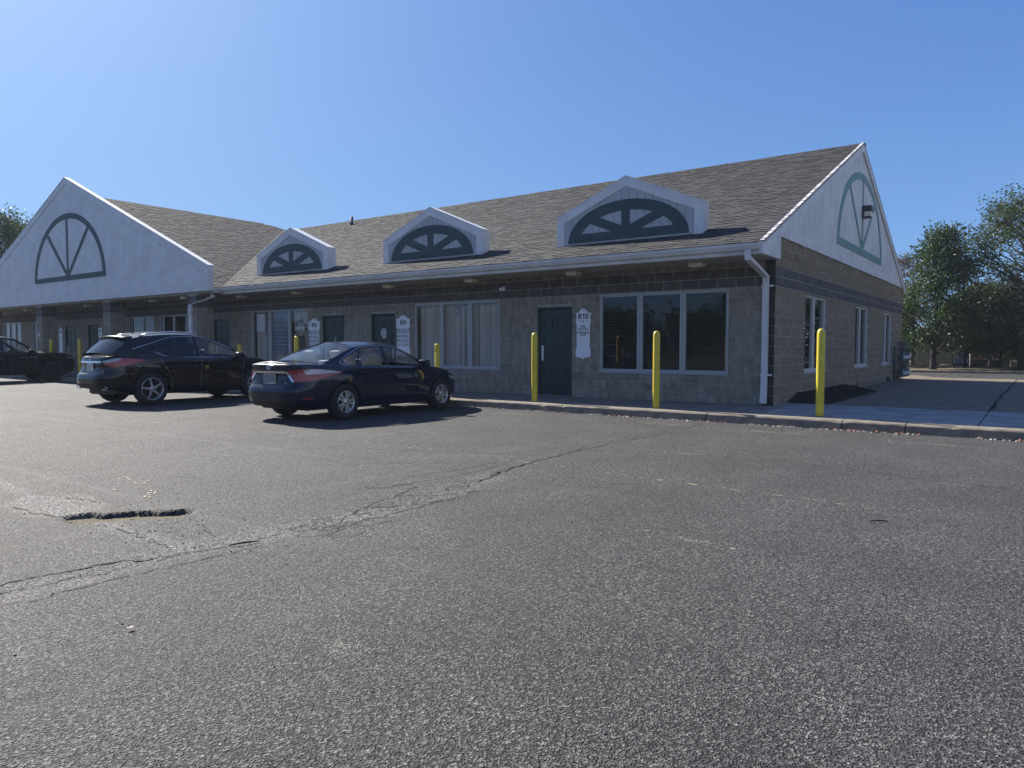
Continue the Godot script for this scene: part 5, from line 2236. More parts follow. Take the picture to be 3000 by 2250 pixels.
	s = st(true)
	lathe(s, [Vector2(0.03, 0.0), Vector2(0.022, 0.03), Vector2(0.006, 0.07), Vector2(0.0001, 0.075)], 10, Transform3D(Basis.IDENTITY, Vector3(-1.35, 1.665, 0)))
	obj("antenna", s, black, root)
	strip(root, "tail_lamp", smooth_poly([[0.50, 1.02], [0.80, 1.085], [1.10, 1.10], [1.62, 1.045], [1.15, 0.945], [0.80, 0.885], [0.56, 0.93]]), 0.012, M.lamp_red)
	strip(root, "lamp_glass", smooth_poly([[0.46, 1.015], [0.78, 1.088], [0.96, 1.10], [0.92, 1.045], [0.62, 0.985]]), 0.016, M.lamp_clear)
	strip(root, "boot_garnish", pv([[-0.48, 0.985], [0.48, 0.985], [0.46, 1.025], [-0.46, 1.025]]), 0.016, M.chrome, false)
	var bp := skin(0.0, 1.09, 0.012)
	s = st(true)
	var ring := []
	for i in 21:
		var a := TAU * i / 20
		ring.append(Vector3(bp.x, bp.y + 0.046 * sin(a), 0.062 * cos(a)))
	tube(s, ring, 0.006, 6, false)
	tube(s, [Vector3(bp.x, bp.y + 0.03, 0.025), Vector3(bp.x, bp.y - 0.018, -0.018), Vector3(bp.x, bp.y - 0.02, 0.05)], 0.006, 6)
	obj("badge", s, M.chrome, root)
	plate_on(root, 0.885, M.plate_white, "")
	words("350", 0.04, M.chrome, root, skin(0.52, 0.79, 0.004), true, -PI / 2)
	s = st(true)
	for sg in [1.0, -1.0]:
		seam(s, [[arc_of(-0.20) * sg, 1.07], [arc_of(-0.22) * sg, 0.34]])
		seam(s, [[arc_of(1.05) * sg, 1.03], [arc_of(0.98) * sg, 0.72], [arc_of(1.0) * sg, 0.34]])
		seam(s, [[arc_of(-1.22) * sg, 1.11], [arc_of(-1.12) * sg, 0.98], [arc_of(-0.92) * sg, 0.62], [arc_of(-0.90) * sg, 0.34]])
		seam(s, [[0.0, 0.74], [0.6 * sg, 0.74], [1.0 * sg, 0.76], [arc_of(-1.80) * sg, 0.72]])
	obj("panel_gap", s, M.car_trim, root)
	strip(root, "bumper_foot", pv([[-0.80, 0.40], [0.80, 0.40], [0.72, 0.49], [-0.72, 0.49]]), 0.010, M.wheel_dark, false)
	s = st(true)
	for sg in [1.0, -1.0]:
		var c := skin(0.62 * sg, 0.42, 0.015)
		var tip := []
		for i in 17:
			var a := TAU * i / 16
			tip.append(Vector3(c.x, c.y + 0.035 * sin(a), c.z + 0.12 * cos(a)))
		tube(s, tip, 0.012, 6, false)
	obj("exhaust_tip", s, M.chrome, root)


func jeep() -> void:
	var black := paint_mat("soot_paint", lin(0.004, 0.004, 0.0046))
	var root := thing("four_by_four", "black sport-utility vehicle with a long flat hood, leftmost and cut off by the frame", "car", Vector3(-28.1, GY, 4.05), "cars parked nose-in along the kerb")
	root.rotation.y = deg_to_rad(90.0)
	C = {"xr": -2.42, "xf": 2.42, "w": 0.965, "nr": 6.0, "nf": 5.0, "r": 0.39, "arch": 0.46, "wheels": [-1.46, 1.46], "clear": 0.27, "tumble": 0.34,
		"rear": [[0.3, -2.28], [0.5, -2.42], [0.8, -2.42], [1.15, -2.34]], "nose": [[0.28, 2.25], [0.5, 2.41], [0.8, 2.42], [1.0, 2.37], [1.12, 2.26]],
		"wy": [[0.25, 0.94], [0.5, 0.985], [0.85, 1.0], [1.05, 0.985], [1.2, 0.95]],
		"sill": [[-2.45, 0.40], [-1.9, 0.32], [0.0, 0.29], [1.9, 0.30], [2.45, 0.34]],
		"top": [[-2.42, 1.18], [-1.0, 1.16], [0.8, 1.13], [1.3, 1.125], [1.8, 1.10], [2.2, 1.05], [2.44, 1.0]],
		"deck_to": -2.1, "hood_from": 0.6, "deck_crown": 0.02, "hood_crown": 0.06, "roof_crown": 0.05,
		"cabin": [[0.95, 1.06], [0.95, 1.14], [0.55, 1.44], [0.22, 1.66], [-0.3, 1.72], [-1.2, 1.71], [-1.9, 1.66], [-2.25, 1.22], [-2.2, 1.1], [0.0, 1.05]],
		"rail": [[-1.9, 1.66], [-1.2, 1.71], [-0.3, 1.72], [0.0, 1.70], [0.22, 1.66]],
		"screen": [[0.97, 1.13], [0.2, 1.665]], "back": [[-2.22, 1.22], [-1.9, 1.66]], "pillar_mat": black, "back_glass": M.privacy_glass}
	car_body(root, black)
	var wins := [smooth_poly([[0.74, 1.155, 0.02], [0.46, 1.40], [0.22, 1.575, 0.06], [-0.16, 1.645, 0.03], [-0.20, 1.155, 0.02]]), smooth_poly([[-0.28, 1.155, 0.02], [-0.25, 1.65, 0.03], [-1.05, 1.65, 0.05], [-1.2, 1.18, 0.04]]), smooth_poly([[-1.30, 1.20, 0.03], [-1.15, 1.64, 0.05], [-1.75, 1.60, 0.08], [-1.95, 1.25, 0.06]])]
	car_cabin(root, black, wins, [M.car_glass, M.privacy_glass, M.privacy_glass], M.chrome)
	car_inside(root, M.black_leather, 0.5, 1.7)
	for sg in [1.0, -1.0]:
		for x in C.wheels:
			wheel(root, Vector3(x, C.r, sg * 0.83), sg, C.r, 0.25, 0.25, 1, M.wheel_dark)
	mirror_of(root, 0.66, 1.17, black)
	handles(root, [[-1.0, 1.0], [0.0, 1.0]], black)
	words("GRAND CHEROKEE", 0.05, M.alloy_dark, root, skin(arc_of(0.62), 0.96, 0.006), true, 0.0, 1.0)
	strip(root, "head_lamp", smooth_poly([[C.len - 1.15, 0.98, 0.03], [C.len - 0.50, 0.95, 0.02], [C.len - 0.52, 0.86, 0.03], [C.len - 1.05, 0.91]]), 0.010, M.lamp_clear)
	strip(root, "grille", pv([[C.len - 0.42, 0.82], [C.len + 0.0, 0.82], [C.len + 0.0, 0.96], [C.len - 0.42, 0.96]]), 0.008, M.wheel_dark)
	var s := st(true)
	for sg in [1.0, -1.0]:
		seam(s, [[arc_of(-0.24) * sg, 1.10], [arc_of(-0.24) * sg, 0.36]])
		seam(s, [[arc_of(0.80) * sg, 1.08], [arc_of(0.78) * sg, 0.36]])
	obj("panel_gap", s, M.car_trim, root)


# ---------------------------------------------------------------- fittings on the building
func soffit_light(at: Vector3, label: String) -> void:
	var t := thing("soffit_light", label, "light", at, "box lights under the soffit")
	var s := st()
	box(s, Vector3(-0.16, -0.035, -0.13), Vector3(0.16, 0.0, 0.13), 0.008)
	obj("housing", s, M.soffit, t)
	s = st(true)
	var r := []
	for q in [[0.15, -0.036], [0.135, -0.095], [0.11, -0.108]]:
		var ring := []
		for c in [[-1, 1], [1, 1], [1, -1], [-1, -1]]:
			ring.append(Vector3(c[0] * q[0], q[1], c[1] * q[0] * 0.78))
		r.append(ring)
	s = st()
	for i in 2:
		for k in 4:
			quad(s, r[i][k], r[i][(k + 1) % 4], r[i + 1][(k + 1) % 4], r[i + 1][k])
	quad(s, r[2][0], r[2][1], r[2][2], r[2][3])
	obj("diffuser", s, M.lens, t)


func fittings() -> void:
	for q in [[-1.44, "pale box light under the soffit above the right half of the corner window"], [-4.43, "pale box light under the soffit just above the B10 sign"], [-7.48, "pale box light under the soffit above the right pane of the blinds window"], [-10.48, "pale box light under the soffit above the B9 sign"], [-14.56, "pale box light under the soffit above the B8 sign"], [-17.52, "pale box light under the soffit beside the far downspout"]]:
		soffit_light(Vector3(q[0], 2.955, 0.55), q[1])
	for q in [[-19.95, "small pale light under the porch ceiling nearest the right pier"], [-22.6, "small pale light under the porch ceiling between the first two piers"], [-27.95, "small pale light under the porch ceiling between the middle piers"], [-34.1, "small pale light under the porch ceiling left of the third pier"]]:
		soffit_light(Vector3(q[0], 2.99, 1.15 if q[0] > -20 else 0.9), q[1])
	# small sensor floodlight on the dark block band
	var t := thing("security_light", "small grey twin-eyed sensor light on the dark block band right of the blinds window", "light", Vector3(-6.83, 2.695, 0.004))
	var s := st()
	box(s, Vector3(-0.06, -0.06, 0.0), Vector3(0.06, 0.06, 0.03), 0.008)
	obj("base_plate", s, M.alu, t)
	for x in [-0.045, 0.045]:
		s = st(true)
		lathe(s, [Vector2(0.018, 0.0), Vector2(0.04, 0.04), Vector2(0.044, 0.09), Vector2(0.036, 0.095), Vector2(0.001, 0.085)], 16, Transform3D(Basis(Vector3.RIGHT, 1.95), Vector3(x, 0.01, 0.03)))
		obj("lamp_head", s, M.sign_white, t)
	t = thing("junction_box", "small grey conduit box on the dark block band above the green door", "box", Vector3(-5.38, 2.66, 0.002))
	s = st()
	box(s, Vector3(-0.035, -0.05, 0.0), Vector3(0.035, 0.06, 0.045), 0.006)
	box(s, Vector3(-0.025, -0.04, 0.045), Vector3(0.025, 0.05, 0.05), 0.002)
	obj("box_body", s, M.meter_grey, t)
	# wall pack on the gable end
	t = thing("wall_lamp", "bronze wall lamp with a square glass lens at the centre of the side gable arch", "light", Vector3(0.05, 4.95, -8.25))
	s = st()
	box(s, Vector3(0.0, 0.17, -0.16), Vector3(0.24, 0.34, 0.16), 0.012)
	box(s, Vector3(0.0, 0.0, -0.16), Vector3(0.05, 0.17, 0.16), 0.006)
	box(s, Vector3(0.05, 0.0, -0.16), Vector3(0.22, 0.03, 0.16), 0.006)
	obj("housing", s, M.bronze, t)
	s = st()
	box(s, Vector3(0.05, 0.03, -0.15), Vector3(0.23, 0.168, 0.15), 0.01)
	obj("lens", s, M.lens, t)
	meters()


func meters() -> void:
	var t := thing("meter_manifold", "grey iron gas pipework feeding the bank of meters on the side wall", "pipework", Vector3(0, 0, 0))
	var s := st(true)
	tube(s, [Vector3(0.12, -0.02, -14.05), Vector3(0.12, 1.10, -14.05), Vector3(0.13, 1.18, -14.10), Vector3(0.15, 1.20, -14.20), Vector3(0.15, 1.20, -16.25)], 0.034, 10)
	tube(s, [Vector3(0.15, 1.20, -14.75), Vector3(0.15, 1.40, -14.78), Vector3(0.15, 1.43, -14.85), Vector3(0.15, 1.43, -16.3)], 0.024, 8)
	tube(s, [Vector3(0.12, 0.55, -14.05), Vector3(0.14, 0.60, -14.2), Vector3(0.15, 0.62, -14.4), Vector3(0.15, 0.62, -16.25)], 0.028, 8)
	obj("main_pipe", s, M.meter_grey, t)
	s = st(true)
	lathe(s, [Vector2(0.05, 0.0), Vector2(0.075, 0.04), Vector2(0.075, 0.10), Vector2(0.05, 0.14), Vector2(0.02, 0.15), Vector2(0.001, 0.2)], 16, Transform3D(Basis.IDENTITY, Vector3(0.12, 0.66, -14.05)))
	obj("regulator", s, M.meter_grey, t)
	for z in [-14.35, -15.05, -15.75]:
		s = st()
		box(s, Vector3(0.0, 1.185, z - 0.02), Vector3(0.15, 1.215, z + 0.02), 0.004)
		obj("bracket", s, M.meter_grey, t)
	# one meter, then copies of it
	var m := thing("gas_meter", "grey gas meter, first of the upper row nearest the viewer", "gas meter", Vector3(0.24, 0.82, -14.62), "gas meters banked on the side wall")
	s = st(true)
	pad(s, Vector3(0, 0, 0), Vector3(0.095, 0.125, 0.105))
	pad(s, Vector3(0.02, 0.13, 0), Vector3(0.06, 0.05, 0.09))
	obj("meter_case", s, M.meter_grey, m)
	s = st(true)
	lathe(s, [Vector2(0.055, 0.0), Vector2(0.055, 0.02), Vector2(0.045, 0.024), Vector2(0.001, 0.022)], 16, Transform3D(Basis(Vector3(0, 0, 1), -PI / 2), Vector3(0.092, 0.02, 0)))
	obj("dial", s, M.sign_white, m)
	s = st(true)
	tube(s, [Vector3(-0.03, 0.14, -0.06), Vector3(-0.03, 0.24, -0.06), Vector3(-0.06, 0.31, -0.06), Vector3(-0.09, 0.38, -0.06)], 0.018, 8)
	tube(s, [Vector3(-0.03, 0.14, 0.06), Vector3(-0.03, 0.26, 0.06), Vector3(0.02, 0.30, 0.07), Vector3(0.02, 0.46, 0.07), Vector3(-0.06, 0.52, 0.07)], 0.018, 8)
	obj("pipe", s, M.meter_grey, m)
	s = st(true)
	lathe(s, [Vector2(0.02, 0.0), Vector2(0.062, 0.015), Vector2(0.065, 0.035), Vector2(0.025, 0.05), Vector2(0.02, 0.09), Vector2(0.001, 0.095)], 14, Transform3D(Basis(Vector3(0, 0, 1), -PI / 2), Vector3(0.03, 0.34, 0.07)))
	obj("regulator", s, M.meter_grey, m)
	var order := ["first", "second", "third", "fourth", "fifth"]
	for row in 2:
		for k in 5:
			if row == 0 and k == 0:
				continue
			copy(m, "gas_meter", Vector3(0.24, 0.82 if row == 0 else 0.24, -14.62 - k * 0.36), "grey gas meter, %s from the near end of the %s row on the side wall" % [order[k], "upper" if row == 0 else "lower"])


# ---------------------------------------------------------------- signs, notices, what hangs in the windows
func plaque(at: Vector3, hw: float, label: String) -> Node3D:
	var t := thing("suite_sign", label, "sign", at, "white shaped suite signs")
	var half := [[0.0, 2.11], [0.16, 2.105], [0.34, 2.085], [0.5, 2.05], [0.63, 2.02], [0.8, 2.01], [1.0, 2.015], [1.0, 1.945], [0.92, 1.93], [0.90, 1.905], [0.92, 1.88], [1.0, 1.865], [1.0, 1.765], [0.92, 1.75], [0.88, 1.735], [0.87, 1.15], [0.90, 1.138], [1.0, 1.132], [1.0, 0.995], [0.96, 0.968], [0.88, 0.955], [0.45, 0.952], [0.24, 0.94], [0.10, 0.918], [0.0, 0.90]]
	var p := PackedVector2Array()
	for q in half:
		p.append(Vector2(q[0] * hw, q[1]))
	for i in range(half.size() - 2, 0, -1):
		p.append(Vector2(-half[i][0] * hw, half[i][1]))
	var s := st()
	extrude(s, p, Transform3D.IDENTITY, 0.0, 0.022)
	obj("board", s, M.sign_white, t)
	s = st(true)
	for q in [[0.0, 2.065, 0.011], [0.0, 0.995, 0.011], [-0.85, 1.80, 0.006], [0.85, 1.80, 0.006], [-0.85, 1.98, 0.006], [0.85, 1.98, 0.006], [-0.85, 1.07, 0.006], [0.85, 1.07, 0.006]]:
		lathe(s, [Vector2(q[2], 0.0), Vector2(q[2] * 0.8, 0.005), Vector2(0.0005, 0.006)], 10, Transform3D(Basis(Vector3.RIGHT, PI / 2), Vector3(q[0] * hw, q[1], 0.022)))
	obj("screw", s, M.alu, t)
	return t


func rule(t: Node3D, y: float, hw: float) -> void:
	var s := st()
	box(s, Vector3(-hw, y - 0.004, 0.022), Vector3(hw, y + 0.004, 0.0245))
	obj("rule", s, M.ink, t)


func signs() -> void:
	var t := plaque(Vector3(-4.465, 0, 0.012), 0.205, "white shaped sign reading B10 between the green door and the corner window")
	words("B10", 0.125, M.ink, t, Vector3(0, 1.925, 0.023), true, 0.0, 1.0)
	var s := st(true)
	for q in [[-0.10, 0.012], [0.10, 0.012], [0.0, 0.020]]:
		lathe(s, [Vector2(q[1], 0.0), Vector2(q[1], 0.002), Vector2(0.0005, 0.002)], 10, Transform3D(Basis(Vector3.RIGHT, PI / 2), Vector3(q[0], 1.81, 0.022)))
	obj("dot", s, M.ink, t)
	words("S.M.R.", 0.044, M.ink, t, Vector3(0, 1.695, 0.023), true, 0.0, 0.9)
	words("SALES INC.", 0.044, M.ink, t, Vector3(0, 1.635, 0.023), true, 0.0, 0.9)
	rule(t, 1.588, 0.155)
	words("POWERHOUSE", 0.044, M.ink, t, Vector3(0, 1.535, 0.023), true, 0.0, 0.82)
	words("SALES", 0.044, M.ink, t, Vector3(0, 1.475, 0.023), true, 0.0, 0.9)
	for q in [[-10.44, "B9", "white shaped sign reading B9 between a green door and the vertical blinds window"], [-14.39, "B8", "white shaped sign reading B8 right of the window with a poster and wreath"]]:
		t = plaque(Vector3(q[0], 0, 0.012), 0.275, q[2])
		words(q[1], 0.125, M.ink, t, Vector3(0, 1.90, 0.023), true, 0.0, 1.25)
		words("RINGO SANCHEZ, M.D.", 0.045, M.ink, t, Vector3(0, 1.70, 0.023), false, 0.0, 0.78)
		words("LEHMAN FREDERICK, M.D.", 0.045, M.ink, t, Vector3(0, 1.632, 0.023), false, 0.0, 0.74)
		rule(t, 1.575, 0.22)
		words("INTERNAL", 0.08, M.ink, t, Vector3(0, 1.50, 0.023), false, 0.0, 0.92)
		words("MEDICINE", 0.08, M.ink, t, Vector3(0, 1.385, 0.023), false, 0.0, 0.92)
		rule(t, 1.315, 0.22)
		words("732-240-4000", 0.05, M.ink, t, Vector3(0, 1.255, 0.023), false, 0.0, 1.0)
	t = plaque(Vector3(-32.77, 0, 0.012), 0.205, "narrow white shaped sign reading B5 in the shade of the porch")
	words("B5", 0.125, M.ink, t, Vector3(0, 1.90, 0.023))
	for y in [1.66, 1.50, 1.34, 1.22]:
		rule(t, y, 0.14)
	t = thing("tenant_board", "flat pale rectangular sign beside the second pier from the right", "sign", Vector3(-28.85, 0, 0.012))
	s = st()
	box(s, Vector3(-0.17, 0.95, 0.0), Vector3(0.17, 2.03, 0.022), 0.004)
	obj("board", s, M.sign_white, t)
	words("B6", 0.10, M.ink, t, Vector3(0, 1.90, 0.022))
	# notices on the doors
	t = thing("door_notice", "white printed notice taped to the green door beside the B9 sign", "notice", Vector3(-11.31, 1.60, -0.044))
	s = st()
	box(s, Vector3(-0.108, -0.14, 0.0), Vector3(0.108, 0.14, 0.002))
	obj("sheet", s, M.paper, t)
	for y in [0.10, 0.05, 0.01, -0.03, -0.08]:
		s = st()
		box(s, Vector3(-0.07 - 0.1 * y, y - 0.006, 0.002), Vector3(0.07 + 0.1 * y, y + 0.006, 0.0035))
		obj("text_line", s, M.ink, t)
	t = thing("access_sticker", "blue and white access sticker low on the green door right of the B8 sign", "sticker", Vector3(-13.39, 1.41, -0.044))
	s = st()
	box(s, Vector3(-0.10, -0.10, 0.0), Vector3(0.10, 0.10, 0.002))
	obj("sheet", s, M.paper, t)
	s = st()
	box(s, Vector3(-0.095, -0.095, 0.002), Vector3(0.095, 0.0, 0.0035))
	box(s, Vector3(-0.08, 0.02, 0.002), Vector3(-0.015, 0.085, 0.0035))
	box(s, Vector3(0.03, 0.02, 0.002), Vector3(0.06, 0.09, 0.0035))
	obj("print", s, M.paper_blue, t)
	t = thing("pier_sticker", "small white triangle sticker on the face of the third porch pier", "sticker", Vector3(-31.43, 1.72, 1.456))
	s = st()
	extrude(s, pv([[-0.13, -0.06], [0.13, -0.06], [0.0, 0.14]]), Transform3D.IDENTITY, 0.0, 0.003)
	obj("sheet", s, M.paper, t)
	# poster behind the middle pane of the B8 window
	t = thing("window_poster", "tall translucent poster listing medical services in the middle pane beside the B8 sign", "poster", Vector3(-16.28, 0, -0.105))
	s = st()
	box(s, Vector3(-0.44, 0.72, -0.004), Vector3(0.44, 2.38, 0.0))
	var pm := mat("poster_tint", lin(0.10, 0.135, 0.20), 0.5)
	obj("sheet", s, pm, t)
	mat("poster_print", lin(0.36, 0.42, 0.50), 0.6)
	words("INTERNAL MEDICINE", 0.085, M.poster_print, t, Vector3(0, 1.93, 0.0), true, 0.0, 0.95)
	var y := 1.78
	for q in ["- COMPREHENSIVE CARE", "- DIABETES", "- HYPERTENSION", "- PREVENTIVE CARE", "- WOMEN'S HEALTH", "- PHYSICALS", "- VACCINES", "- LAB SERVICES"]:
		words(q, 0.06, M.poster_print, t, Vector3(-0.02, y, 0.0), true, 0.0, 0.9)
		y -= 0.125
	t = thing("white_reflection", "added white panel imitating a reflection in the upper left pane beside the B7 door", "reflection", Vector3(-17.42, 0, -0.12))  # white panel standing in for the bright reflection on this pane
	s = st()
	box(s, Vector3(-0.24, 1.72, -0.004), Vector3(0.24, 2.34, 0.0))
	obj("reflection_panel", s, M.sign_white, t)
	# wreaths
	wreath(Vector3(-15.26, 1.78, -0.11), 0.27, "dark wreath with an OPEN sign in the right pane beside the B8 sign", "OPEN")
	wreath(Vector3(-8.50, 2.18, -0.10), 0.095, "small dark ring wreath hung in the middle pane of the vertical blinds window", "")


func wreath(at: Vector3, r: float, label: String, text: String) -> void:
	var t := thing("wreath", label, "wreath", at)
	var s := st()
	for k in 150:
		var a := rng.randf() * TAU
		var c := Vector3(cos(a) * r, sin(a) * r, 0) + Vector3(rng.randfn(0, r * 0.10), rng.randfn(0, r * 0.10), rng.randfn(0, r * 0.05))
		var d := Vector3(rng.randfn(0, 1), rng.randfn(0, 1), rng.randfn(0, 0.4)).normalized() * r * 0.16
		var n := d.cross(Vector3(rng.randfn(0, 1), rng.randfn(0, 1), 1)).normalized() * r * 0.05
		quad(s, c - d, c + n, c + d, c - n)
	obj("leaves", s, M.mulch_chip, t)
	if text:
		words(text, 0.13, M.sign_white, t, Vector3(0, 0.02, 0.03), true, 0.0, 1.0)
		s = st()
		box(s, Vector3(-0.16, -0.72, -0.02), Vector3(0.20, -0.22, -0.005), 0.01)
		obj("ribbon", s, M.bronze, t)


func bollards() -> void:
	var t := thing("bollard", "yellow bollard in front of the building corner, rightmost of the row", "bollard", Vector3(1.32, 0, 1.84), "yellow bollards along the kerb")
	var s := st(true)
	lathe(s, [Vector2(0.066, 0.012), Vector2(0.067, 0.05), Vector2(0.067, 1.42), Vector2(0.064, 1.45), Vector2(0.056, 1.478), Vector2(0.042, 1.498), Vector2(0.022, 1.51), Vector2(0.0005, 1.513)], 32)
	obj("sleeve", s, M.yellow, t)
	s = st(true)
	lathe(s, [Vector2(0.085, 0.0), Vector2(0.082, 0.008), Vector2(0.062, 0.014)], 24)
	obj("foot", s, M.concrete_old, t)
	for q in [[-1.70, 1.90, "yellow bollard in front of the middle pane of the corner window"], [-4.60, 1.88, "yellow bollard just left of the green B10 door"], [-12.9, 1.85, "yellow bollard behind the sedan, in front of the wreath left of the B8 sign"], [-26.6, 1.85, "far yellow bollard standing alone left of the crossover's tail"], [-29.22, 1.85, "far yellow bollard above the hood of the leftmost dark vehicle"]]:
		copy(t, "bollard", Vector3(q[0], 0, q[1]), q[2])
	var b := thing("bollard", "shorter yellow bollard with a seam, in front of the vertical blinds window", "bollard", Vector3(-7.48, 0, 1.85), "yellow bollards along the kerb")
	s = st(true)
	lathe(s, [Vector2(0.066, 0.012), Vector2(0.067, 0.05), Vector2(0.067, 1.07), Vector2(0.0655, 1.074), Vector2(0.067, 1.078), Vector2(0.067, 1.225), Vector2(0.066, 1.245), Vector2(0.062, 1.262), Vector2(0.054, 1.272), Vector2(0.0005, 1.276)], 32)
	obj("sleeve", s, M.yellow, b)
	copy(b, "bollard", Vector3(-15.7, 0, 1.85), "short yellow bollard peeping over the hood of the black crossover")


# ---------------------------------------------------------------- trees and what stands behind
func leaf_cluster(leaf: float, spread: float, n: int, sd: int) -> ArrayMesh:
	var r := RandomNumberGenerator.new()
	r.seed = sd
	var s := SurfaceTool.new()
	s.begin(Mesh.PRIMITIVE_TRIANGLES)
	s.set_smooth_group(-1)
	for k in n:
		var c := Vector3(r.randfn(0, 1), r.randfn(0, 0.7), r.randfn(0, 1)) * spread * 0.5
		var d := Vector3(r.randfn(0, 1), r.randfn(-0.35, 0.7), r.randfn(0, 1)).normalized()
		var w := d.cross(Vector3(r.randfn(0, 0.5), 1, r.randfn(0, 0.5))).normalized()
		var up := w.cross(d) * 0.18
		var l := leaf * r.randf_range(0.7, 1.3)
		var t := r.randf_range(0.75, 1.2)
		s.set_color(Color(t * r.randf_range(0.9, 1.15), t, t * 0.95))
		var a := c
		var b := c + (d * 0.5 + w * 0.24 + up) * l
		var e := c + d * l
		var f := c + (d * 0.5 - w * 0.24 + up) * l
		quad(s, a, b, e, f)
	s.generate_normals()
	s.index()
	return s.commit()


func tree(called: String, label: String, at: Vector3, h: float, lo: float, radius: float, clumps: int, per: int, leaf: float, m: Material, sd: int, prof: Array, group := "", bark: Material = null) -> Node3D:
	var r := RandomNumberGenerator.new()
	r.seed = sd
	var t := thing(called, label, "tree", at, group)
	var wood := st(true)
	var bend := Vector3(r.randfn(0, 0.03), 0, r.randfn(0, 0.03)) * h
	var spine := func(y: float) -> Vector3: return Vector3(bend.x * y * y / (h * h), y, bend.z * y * y / (h * h))
	var tr := []
	var tw := []
	for i in 10:
		var y: float = h * 0.92 * i / 9.0
		tr.append(spine.call(y) - Vector3(0, 0.1 if i == 0 else 0.0, 0))
		tw.append(lerpf(h * 0.020, h * 0.003, i / 9.0) * (1.35 if i == 0 else 1.0))
	tube(wood, tr, tw, 10)
	var xs := []
	for k in clumps:
		var f := (k + r.randf()) / clumps
		f = pow(f, 0.85)
		var y := lerpf(lo, h, f)
		var ang := k * 2.39996 + r.randfn(0, 0.35)
		var rad := radius * curve(prof, f) * (0.35 + 0.65 * sqrt(r.randf()))
		var c: Vector3 = spine.call(minf(y, h * 0.97)) + Vector3(cos(ang) * rad, r.randfn(0, 0.05) * h * 0.4, sin(ang) * rad)
		var root: Vector3 = spine.call(maxf(lo * 0.55, y - rad * r.randf_range(0.35, 0.8)))
		var mid := root.lerp(c, 0.5) + Vector3(0, rad * 0.10, 0)
		var bw := maxf(0.012, h * 0.0045 * (0.4 + rad / radius))
		tube(wood, [root, root.lerp(mid, 0.6), mid, mid.lerp(c, 0.6) + Vector3(0, 0.03, 0), c], [bw * 1.2, bw, bw * 0.8, bw * 0.5, bw * 0.25], 5, false)
		var size := radius * r.randf_range(0.16, 0.30)
		for q in per:
			var v := Vector3(r.randfn(0, 1), r.randfn(0, 0.55), r.randfn(0, 1)) * size * 0.55
			xs.append([c + v, r.randf_range(0.75, 1.25)])
			if q % 6 == 0:
				tube(wood, [mid.lerp(c, 0.7), c + v * 0.8], [bw * 0.35, 0.004], 3, false)
	obj("trunk", wood, bark if bark else M.bark, t)
	var mm := MultiMesh.new()
	mm.transform_format = MultiMesh.TRANSFORM_3D
	mm.use_colors = true
	mm.mesh = leaf_cluster(leaf, leaf * 2.6, 12, sd)
	mm.instance_count = xs.size()
	for i in xs.size():
		var b := Basis.from_euler(Vector3(r.randfn(0, 0.4), r.randf() * TAU, r.randfn(0, 0.4))).scaled(Vector3.ONE * xs[i][1])
		mm.set_instance_transform(i, Transform3D(b, xs[i][0]))
		var g := r.randf_range(0.7, 1.3)
		mm.set_instance_color(i, Color(g * r.randf_range(0.9, 1.25), g, g * 0.9))
	var mi := MultiMeshInstance3D.new()
	mi.name = "crown"
	mi.multimesh = mm
	mi.material_override = m
	stuff(mi)
	t.add_child(mi)
	return t


